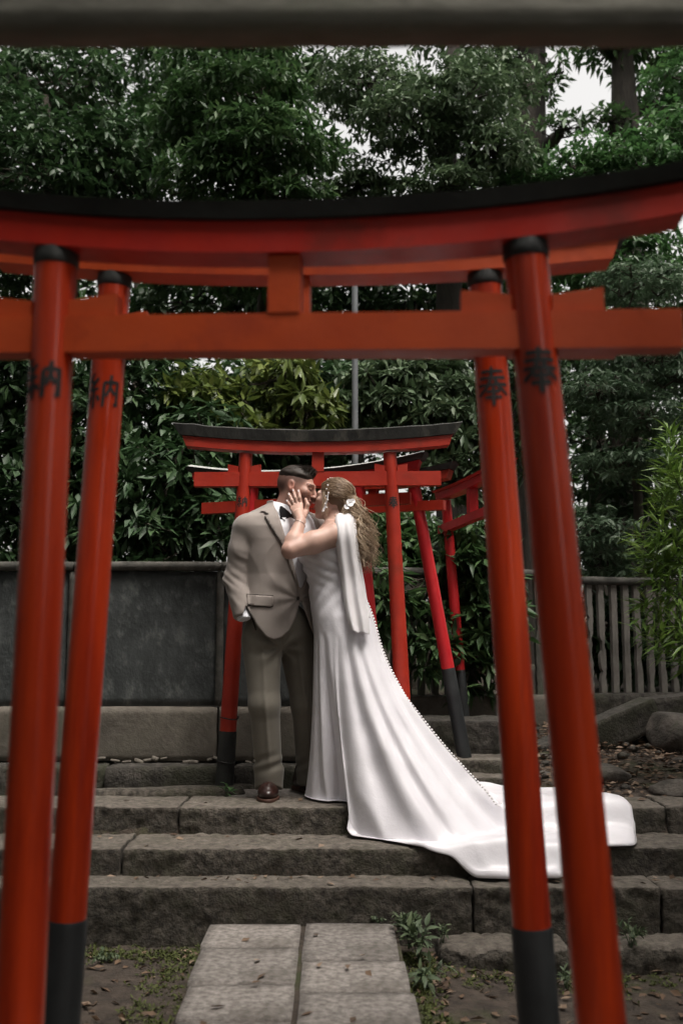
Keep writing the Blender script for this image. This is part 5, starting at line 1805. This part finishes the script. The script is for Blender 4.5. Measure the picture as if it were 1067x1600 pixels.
for i in range(1, K1 + 1):
    s = i / K1
    g = (1 - .22) * s ** (pw + .15) + .22 * s
    x = hx + (tx - hx) * g
    y = hy + (ty - hy) * g
    fl = TZg + .006
    z = hz + (fl - hz) * (s - .045 * np.sin(PI * s) * 0)
    # the long folds
    A = .006 + .030 * s ** 1.3
    def ridge(a, w):
        dd = (TH - a + 180) % 360 - 180
        return np.exp(-(dd / w) ** 2)
    fo = (ridge(62, 4.5) * 1.0 - ridge(70, 4) * .7 + ridge(80, 4.5) * 1.1 - ridge(88, 3.5) * .8 + ridge(96, 4) * .9 - ridge(104, 3) * .5 + ridge(120, 5) * .7 - ridge(130, 4) * .6 + ridge(140, 5) * .8 - ridge(150, 4) * .8
          + ridge(40, 6) * .6 - ridge(50, 5) * .6 + ridge(20, 6) * .4 - ridge(30, 5) * .4 + .5 * np.sin(rad * 11) * (TH > 200)) * A
    fo = fo * np.sin(PI * np.clip(.15 + .85 * s, 0, 1)) ** .3 * (1 - .55 * sm(.85, 1, s))
    nrmx, nrmy = cs, -sn
    x = x + fo * nrmx
    y = y + fo * nrmy
    p3 = np.stack([x, y, z], 1)
    z = z + .006 * s * noise3(p3, 13, 2, 2)
    cr_ = (1 - np.abs(noise3(p3 * np.array([1.2, 1, .6]), 9, 2, 12))) ** 6
    y = y - .012 * cr_ * (.3 + s) * sm(0, .2, s)
    y = y - .004 * noise3(p3, 24, 2, 5) * sm(0, .3, s)
    z = np.maximum(z, step_h(y) + .005)
    rows.append(np.stack([x, y, z], 1))
lx, ly, lz = rows[-1].T
for i in range(1, K2 + 1):
    s = i / K2
    x = lx + (ex - lx) * s
    y = ly + (ey - ly) * s
    p2 = np.stack([x, y, 0 * x], 1)
    ext = np.clip(np.hypot(ex - lx, ey - ly) / .25, 0, 1)
    w = (.026 * (1 - np.abs(noise3(p2 * np.array([1.0, 1.5, 1]), 9, 2, 7))) ** 3 + .026 * np.clip(noise3(p2 + 4, 8.5, 2, 3), 0, 1) + .012 * (1 - np.abs(noise3(p2 * np.array([1.4, 1, 1]) + 2, 17, 2, 5))) ** 4) * ext
    edge = .003 * sm(.86, .96, s) * ext
    z = np.maximum(step_h(y) + .004 + .008 * ext + w + edge, lz * (1 - s) ** 6)
    if i == K2:
        z = step_h(y) + .001 + .3 * w
    rows.append(np.stack([x, y, z], 1))
GR = np.stack(rows)
# let the cloth settle: smooth a little down the falls, never through the stone
for it in range(3):
    Sm = GR.copy()
    Sm[UP:-1] = .25 * GR[UP - 1:-2] + .5 * GR[UP:-1] + .25 * GR[UP + 1:]
    Sm[UP:-1] = .5 * Sm[UP:-1] + .25 * np.roll(Sm, 1, 1)[UP:-1] + .25 * np.roll(Sm, -1, 1)[UP:-1]
    GR = Sm
    GR[UP:, :, 2] = np.maximum(GR[UP:, :, 2], step_h(GR[UP:, :, 1]) + .006)
nr = len(GR)
I = np.arange(nr * NT).reshape(nr, NT)
J = np.roll(I, -1, 1)
Fq = np.stack([I[:-1], I[1:], J[1:], J[:-1]], -1).reshape(-1, 4)
gown = mk('gown', GR.reshape(-1, 3) - bo, Fq, 'dress_satin', bride, True)
md = gown.modifiers.new('thickness', 'SOLIDIFY')
md.thickness = .003
md.offset = -1
# covered buttons down the back seam and on along the train
bm = bmesh.new()
bmesh.ops.create_icosphere(bm, subdivisions=2, radius=.0068)
bme = bpy.data.meshes.new('button')
bm.to_mesh(bme)
bm.free()
bme.polygons.foreach_set('use_smooth', np.ones(len(bme.polygons), dtype=bool))
bme.materials.append(MATS['pearl'])
dth = (TH + 180) % 360 - 180
cand = np.nonzero(np.abs(dth) < 30)[0]
cand = cand[np.argsort(dth[cand])]
qx_, qy_ = proj(GR[:UP + K1 + 1][:, cand])
bi = np.argmax(qx_ - .75 * qy_, 1).astype(float)
for _ in range(40):
    bi[1:-1] = .25 * bi[:-2] + .5 * bi[1:-1] + .25 * bi[2:]
line = np.array([GR[r, cand[int(round(b))]] for r, b in enumerate(bi)])
for _ in range(6):
    line[1:-1] = .25 * line[:-2] + .5 * line[1:-1] + .25 * line[2:]
seg = np.concatenate([[0], np.cumsum(np.linalg.norm(np.diff(line, axis=0), axis=1))])
for q in np.arange(.01, seg[-1], .0172):
    c = np.array([np.interp(q, seg, line[:, a]) for a in range(3)])
    k = min(np.searchsorted(seg, q), len(line) - 1)
    tg = line[k] - line[k - 1]
    nn = np.array([tg[2] * -1, 0, tg[0]])
    nn /= np.linalg.norm(nn) + 1e-9
    if nn[0] < 0 and nn[2] < 0:
        nn = -nn
    o = bpy.data.objects.new('button', bme)
    link(o, gown)
    o.location = c + nn * .006 - bo

# ------------------------------------------------------------------ scarf over her shoulder
cl = [(548, 850, 5.47, 11), (549, 825, 5.44, 12), (546, 808, 5.37, 13), (541, 803, 5.30, 13.5), (538, 812, 5.215, 14), (539, 835, 5.175, 14.5), (543, 870, 5.185, 15), (549, 905, 5.195, 15.5), (554, 940, 5.18, 16), (559, 965, 5.165, 16.5), (563, 988, 5.155, 14)]
C_ = np.array([P(a, b, c) for a, b, c, w in cl])
Wd = np.array([w for *_, w in cl]) * px2m
tt = np.linspace(0, len(cl) - 1, 90)
def cr1(v, t):
    i = np.clip(t.astype(int), 0, len(v) - 2)
    f_ = (t - i)[:, None]
    p0, p1, p2, p3 = v[np.maximum(i - 1, 0)], v[i], v[i + 1], v[np.minimum(i + 2, len(v) - 1)]
    return .5 * (2 * p1 + (p2 - p0) * f_ + (2 * p0 - 5 * p1 + 4 * p2 - p3) * f_ ** 2 + (3 * p1 - p0 - 3 * p2 + p3) * f_ ** 3)
C_ = cr1(C_, tt)
Wd = np.interp(tt, np.arange(len(cl)), Wd)
nu = 25
def scarf_sheet(C_, Wd, nu, dy=0.0, dx=0.0, amp=.010, sh=0.0):
    u = np.linspace(-1, 1, nu)
    n = len(C_)
    hang = np.linspace(0, 1, n)[:, None]
    x = C_[:, 0:1] + u * Wd[:, None] + dx
    y = C_[:, 1:2] + .026 * u ** 2 * 1.0 + amp * (.3 + hang) * np.sin(u * 5.2 + 1 + sh + hang * 1.3) * np.clip(hang * 2.2, 0, 1) + .012 * u + dy
    z = C_[:, 2:3] + 0 * u + .004 * np.sin(u * 6) - .008 * u * (hang > .95)
    return np.stack([x, y, z], -1)
def grid_obj(name, G, m, root, parent, th):
    n, k = G.shape[:2]
    I = np.arange(n * k).reshape(n, k)
    Fq = np.stack([I[:-1, :-1], I[:-1, 1:], I[1:, 1:], I[1:, :-1]], -1).reshape(-1, 4)
    o = mk(name, G.reshape(-1, 3) - np.array(root['_o']), Fq, m, parent, True)
    md = o.modifiers.new('thickness', 'SOLIDIFY')
    md.thickness = th
    md.offset = 0
    return o
scarf = grid_obj('scarf', scarf_sheet(C_, Wd, nu), 'sash_chiffon', bride, bride, .003)
C2 = C_[:80] + np.array([.006, .012, 0])
grid_obj('scarf_layer', scarf_sheet(C2[30:], Wd[30:80] * .92, nu, .010, .012, .008, 1.5), 'sash_chiffon', bride, scarf, .002)

# ------------------------------------------------------------------ her hair: pulled back from the face, then falling in curls
hrng = np.random.default_rng(9)
def H2W(q):
    return HB + (np.asarray(q) * .96) @ RB
gather = np.array([-.090, 0, .0])
ST, RD, HU = [], [], []
ER = np.array([.103, .081, .092])
EC = np.array([-.018, 0, .033])
def onhead(d, grow):
    d = d / np.linalg.norm(d, axis=-1)[..., None]
    return EC + d * (ER + grow)
for i in range(1000):
    # root along the hairline and over the crown, end at the back of the head
    a = hrng.uniform(-1.9, 1.9)
    rootd = np.array([.80 * math.cos(a * .62) + .02, math.sin(a * .75) * .92, .62 * math.cos(a * .95) + hrng.uniform(-.05, .22) - .12])
    endd = np.array([-.93, hrng.normal(0, .30), -.12 + hrng.normal(0, .18)])
    t = np.linspace(0, 1, 22)[:, None]
    dd = rootd * (1 - t) + endd * t
    dd[:, 2] += .55 * np.sin(PI * t[:, 0]) * (1 - abs(a) / 2.6)
    dd[:, 1] += .35 * np.sign(math.sin(a)) * np.sin(PI * t[:, 0]) * min(1, abs(a))
    g = .004 + .007 * np.sin(PI * t[:, 0]) + hrng.uniform(-.003, .004)
    s = onhead(dd, g[:, None]) + .0022 * np.sin(t * hrng.uniform(14, 26) + hrng.uniform(0, 6)) * hrng.normal(0, 1, 3)
    ST.append(H2W(s))
    RD.append(.0015)
    HU.append(np.clip(hrng.normal(.48, .2), 0, 1))
# falling curls, gathered in locks that wind together
lock = [(hrng.uniform(0, 6.28), hrng.uniform(12, 38), hrng.uniform(.6, 1.6), hrng.normal(0, .042), hrng.normal(0, .05), hrng.normal(0, .18)) for _ in range(120)]
for i in range(1700):
    q = hrng.uniform(0, 1)
    lk = lock[i % 120]
    r0 = onhead(np.array([[-.75 - .2 * q, hrng.normal(0, .38), hrng.uniform(-.75, .35)]]), .004)[0]
    p0 = H2W(r0)
    n = 40
    t = np.linspace(0, 1, n)
    L = hrng.uniform(.20, .375)
    wdt = hrng.normal(0, 1)
    endp = np.array([P(561, 880, 5.36)[0] + hrng.normal(0, .008), 5.335 + hrng.normal(0, .010), p0[2] - L])
    mid = np.array([P(556, 835, 5.36)[0] + hrng.normal(0, .008), 5.33 + hrng.normal(0, .010), p0[2] - L * .45])
    endp[0] += lk[3] - 0; endp[1] += lk[4]
    mid[0] += lk[3] * .7; mid[1] += lk[4] * .7
    c = ((1 - t) ** 2)[:, None] * p0 + (2 * t * (1 - t))[:, None] * (mid * 1.0) + (t ** 2)[:, None] * endp
    amp = (.004 + .015 * np.clip(t * 1.6, 0, 1)) * lock[i % 120][2]
    ph = lock[i % 120][0] + hrng.normal(0, .6) + 1.2 * np.sin(t * 4 + i % 120)
    fr = lock[i % 120][1] * L / .32
    c[:, 0] += amp * np.cos(fr * t + ph)
    c[:, 1] += amp * np.sin(fr * t + ph)
    ST.append(c)
    RD.append(.0014)
    HU.append(np.clip(hrng.normal(.66, .12) + lk[5], 0, 1))
# loose strands beside the face
for i in range(26):
    r0 = onhead(np.array([[.55 + hrng.normal(0, .08), -.85 * (1 if RB[1][1] > 0 else -1), hrng.uniform(.0, .25)]]), .004)[0]
    p0 = H2W(r0)
    t = np.linspace(0, 1, 18)
    endp = P(506 + hrng.normal(0, 3), 806 + hrng.normal(0, 4), 5.30 + hrng.normal(0, .008))
    c = p0 + (endp - p0) * t[:, None]
    c[:, 0] += .006 * np.sin(t * 9 + hrng.uniform(0, 6))
    ST.append(c)
    RD.append(.0012)
    HU.append(.6)
V, T, H = tubes(ST, RD, HU, 4)
def hcap(p):
    q = (p - HB) @ RB.T / .96
    d = s_ell(q, EC, ER - .002)
    face = q[..., 0] * .80 + (np.abs(q[..., 1]) - .05) * .25 - .047 - .28 * (q[..., 2] - .03) + .0
    low = -.035 - q[..., 2] - .5 * (q[..., 0] + .03)
    d = smax(smax(d, face, .01), low, .02)
    a = H2W([-.07, 0, -.01])
    fall = s_chain(p, [a, P(549, 825, 5.37), P(559, 868, 5.36)], [.055, .048, .026], .03)
    d = smin(d, fall, .02)
    return d + .004 * noise3(p * np.array([1, 1, .4]), 70, 2, 4)
lo, hi = bbox([P(480, 735, 5.25), P(600, 900, 5.52)], .0)
v, qf = surfnet(hcap, lo, hi, .0045)
hb = mk('hair', v - bo, qf, 'hair_blonde', bride, True, rnd=np.full(len(qf), .2))
mk('hair_strands', V - bo, T, 'hair_blonde', hb, True, rnd=H)

# ------------------------------------------------------------------ flowers and beads in her hair
def petal_mesh():
    vs, fs = [(0, 0, 0)], []
    n = 9
    for r_, z_ in ((.55, .10), (1.0, .22)):
        for i in range(n):
            a = -1.05 + 2.1 * i / (n - 1)
            w = math.cos(a * .9) ** .5
            vs.append((.017 * r_ * (.35 + .65 * w) * math.cos(a * .55), .017 * r_ * math.sin(a * .62), .017 * z_ * (1 + .25 * math.cos(3 * a))))
    for i in range(n - 1):
        fs.append((0, 1 + i, 2 + i))
        fs.append((1 + i, 1 + n + i, 2 + n + i, 2 + i))
    me = bpy.data.meshes.new('petal')
    me.from_pydata(vs, [], fs)
    me.polygons.foreach_set('use_smooth', np.ones(len(fs), dtype=bool))
    me.materials.append(MATS['pearl'])
    return me
pm = petal_mesh()
for (px_, py_, Y_, sc_) in ((546, 786, 5.285, 1.25), (541, 792, 5.275, .85), (551, 783, 5.30, .8)):
    c = P(px_, py_, Y_)
    fl = bpy.data.objects.new('hair_flower', None)
    link(fl, bride)
    fl.location = c - bo
    fl.rotation_euler = Vector((.35, -.85, .25)).to_track_quat('Z', 'Y').to_euler()
    fl.scale = (sc_,) * 3
    for i in range(6):
        o = bpy.data.objects.new('petal', pm)
        link(o, fl)
        o.rotation_euler = (0, 0, i * PI / 3 + random.uniform(-.1, .1))
        o.location = (0, 0, .002 * (i % 2))
    mb = MB()
    mb.tube([(0, 0, 0), (0, 0, .004), (0, 0, .006)], [.003, .0025, .0006], 8)
    mb.build('flower_centre', 'silver', fl, True)
hs_ = 1 if RB[1][1] < 0 else -1
bead = bpy.data.meshes.new('bead')
bm = bmesh.new()
bmesh.ops.create_icosphere(bm, subdivisions=2, radius=.0045)
bm.to_mesh(bead)
bm.free()
bead.materials.append(MATS['pearl'])
for i, (px_, py_) in enumerate([(516, 746.5), (519, 747), (512, 749), (512, 758), (510, 764), (513, 770), (509, 775), (512, 781), (508, 787), (510, 793), (506, 798)]):
    Y_ = 5.40 if i < 3 else 5.315 - .004 * i
    o = bpy.data.objects.new('hair_bead', bead)
    link(o, bride)
    o.location = P(px_, py_, Y_) - bo
    o.scale = (random.uniform(.7, 1.2),) * 3
# thin white ribbon hanging from the beads by her cheek
rc = np.array([P(513, 770, 5.295), P(511, 782, 5.29), P(508, 790, 5.288), P(504, 800, 5.285)])
tt = np.linspace(0, 3, 24)
i_ = np.clip(tt.astype(int), 0, 2)
f_ = (tt - i_)[:, None]
rc = rc[i_] * (1 - f_) + rc[i_ + 1] * f_
u = np.linspace(-1, 1, 7)
wv = np.linspace(.002, .006, 24)[:, None]
G = np.stack([rc[:, 0:1] + u * wv, rc[:, 1:2] + .004 * np.cos(u * 4 + np.linspace(0, 5, 24)[:, None]), rc[:, 2:3] + 0 * u], -1)
grid_obj('hair_ribbon', G, 'sash_chiffon', bride, bride, .0012)
for t in (groom, bride):
    del t['_o']
# ------------------------------------------------------------------ weeds, moss and fallen leaves
wr = random.Random(8)
WL = [leaf_mesh('weed_leaf', .06, .022, 'leaf_weed', .2, .35) for i in range(5)]
WS = [leaf_mesh('weed_leaf', .022, .008, 'leaf_weed', .15, .2) for i in range(4)]
GLf = [leaf_mesh('weed_leaf', .07, .032, 'leaf_fresh', .25, .3) for i in range(3)]
def weed(label, px, py, z, stems, h, spread, meshes, n, scale=1.0, lean=(0, 0), name='weed'):
    c = PZ(px, py, z)
    t = thing(name, label, 'weed', (c[0], c[1], z), 0, 'weeds between the stones')
    mb = MB()
    for k in range(stems):
        a = wr.uniform(0, 6.28)
        r = spread * wr.uniform(.3, 1)
        e = Vector((r * math.cos(a) + lean[0], r * math.sin(a) + lean[1], h * wr.uniform(.6, 1.1)))
        b = Vector((wr.uniform(-.01, .01), wr.uniform(-.01, .01), -.01))
        pts = [b, b.lerp(e, .5) + Vector((0, 0, .02)), e]
        mb.tube(pts, [.0022, .0018, .001], 4)
        sprig(t, meshes, pts, n, wr, 1.15, scale, droop=.35)
    mb.build('stem', 'leaf_weed', t, True)
    return t
weed('feathery weed growing at the foot of the bottom step beside the path', 645, 1462, .07, 7, .10, .08, WS, 16, 1.5)
weed('tall broad-leaved weed hanging over the right edge of the path', 655, 1500, .02, 6, .13, .07, WL, 7, 1.05)
weed('limp broad-leaved weed lying lower along the right edge of the path', 668, 1545, .0, 6, .09, .08, WL, 6, .95)
weed('bushy weed with long leaves leaning out over the path near its middle', 640, 1478, .05, 6, .12, .07, WL, 7, .85)
weed('small weed sprig against the low stone under the steps', 690, 1470, .06, 4, .06, .05, WS, 12, 1.2)
weed('weed sprouting beside the rounded low stone, right of the nearest posts', 985, 1480, .05, 5, .10, .07, WS, 14, 1.6)
weed('lit green plant at the foot of the small gate post by his shoes', 355, 1248, H3 - .01, 4, .07, .03, GLf, 3, .75)
weed('tiny white-leaved sprig in the joint of the middle step', 312, 1345, H2 - .10, 3, .08, .02, WS, 7, 1.0, (0, -.03))
weed('low creeping weed under the bottom step, left of the path', 165, 1500, .0, 6, .035, .09, WS, 16, 1.0)
weed('creeping weed in the dark corner where step and path meet', 590, 1442, .10, 5, .03, .06, WS, 12, .8)
weed('little weed by the right hand end of the low stone', 885, 1540, -.03, 4, .07, .05, WS, 12, 1.2)

# tufts of moss and ground cover along the path edge and at the step foot
mv = []
n = 1500
qx = np.concatenate([rng.normal(.30, .05, 500), rng.normal(-.66, .07, 420), rng.uniform(-1.4, -.6, 330), rng.uniform(.3, 1.6, 250)])
qy = np.concatenate([rng.uniform(3.0, 4.45, 500), rng.uniform(3.0, 4.4, 420), rng.normal(4.42, .06, 330), rng.normal(4.22, .07, 250)])
C = np.stack([qx, qy, ground_z(qx, qy) + .004], 1)
V, T, h = leaves(C, np.tile([0, 0, 1.0], (len(C), 1)) + rng.normal(0, .3, C.shape), 5, .02, .009, droop=.1, spread=.9)
leaf_mat('moss_leaf', (0.035, 0.045, 0.01), (0.07, 0.085, 0.018), (0.1, 0.12, 0.03), 0.1, 0.8)
o = mk('moss', V, T, 'moss_leaf', None, False, rnd=h)
o['kind'] = 'stuff'
tag(o, 'mossy ground cover along the path edges and the foot of the steps', 'moss')

# fallen leaves
def litter(name, label, pts, L, W, m):
    D = np.tile([0, 0, 1.0], (len(pts), 1)) + rng.normal(0, .12, pts.shape)
    V, T, h = leaves(pts, D, 1, L, W, droop=0, spread=1.35, fold=.3, flat=.7)
    o = mk(name, V, T, m, None, False, rnd=h)
    o['kind'] = 'stuff'
    tag(o, label, 'leaf litter')
leaf_mat('litter', (0.05, 0.03, 0.018), (0.14, 0.085, 0.05), (0.34, 0.25, 0.18), 0.05, 0.7)
n = 2600
qx, qy = rng.uniform(.75, 2.6, n), 5.45 + 1.85 * rng.uniform(0, 1, n)
A_ = np.stack([qx, qy, ground_z(qx, qy) + .012 + .02 * rng.uniform(0, 1, n)], 1)
n = 230
qx, qy = np.concatenate([rng.uniform(-1.6, -.6, n), rng.uniform(.28, 1.7, n + 260)]), rng.uniform(2.9, 4.45, 2 * n + 260)
B_ = np.stack([qx, qy, ground_z(qx, qy) + .012], 1)
D_ = []
for (z_, ya, yb, k) in ((H1, Y1 + .04, Y2 - .01, 70), (H2, Y2 + .05, Y3 - .02, 70), (H3, Y3 + .03, Y3 + .3, 30), (.108, 3.2, 4.5, 14)):
    x_ = rng.uniform(-1.5, 1.7, k) if z_ > .2 else rng.uniform(-.5, .2, k)
    y_ = yb - (yb - ya) * rng.uniform(0, 1, k) ** 2.2 if z_ > .2 else rng.uniform(ya, yb, k)
    D_.append(np.stack([x_, y_, np.full(k, z_ + .008)], 1))
litter('fallen_leaves', 'brown fallen leaves strewn over the bank, the earth and the steps', np.concatenate([A_, B_] + D_), .05, .024, 'litter')
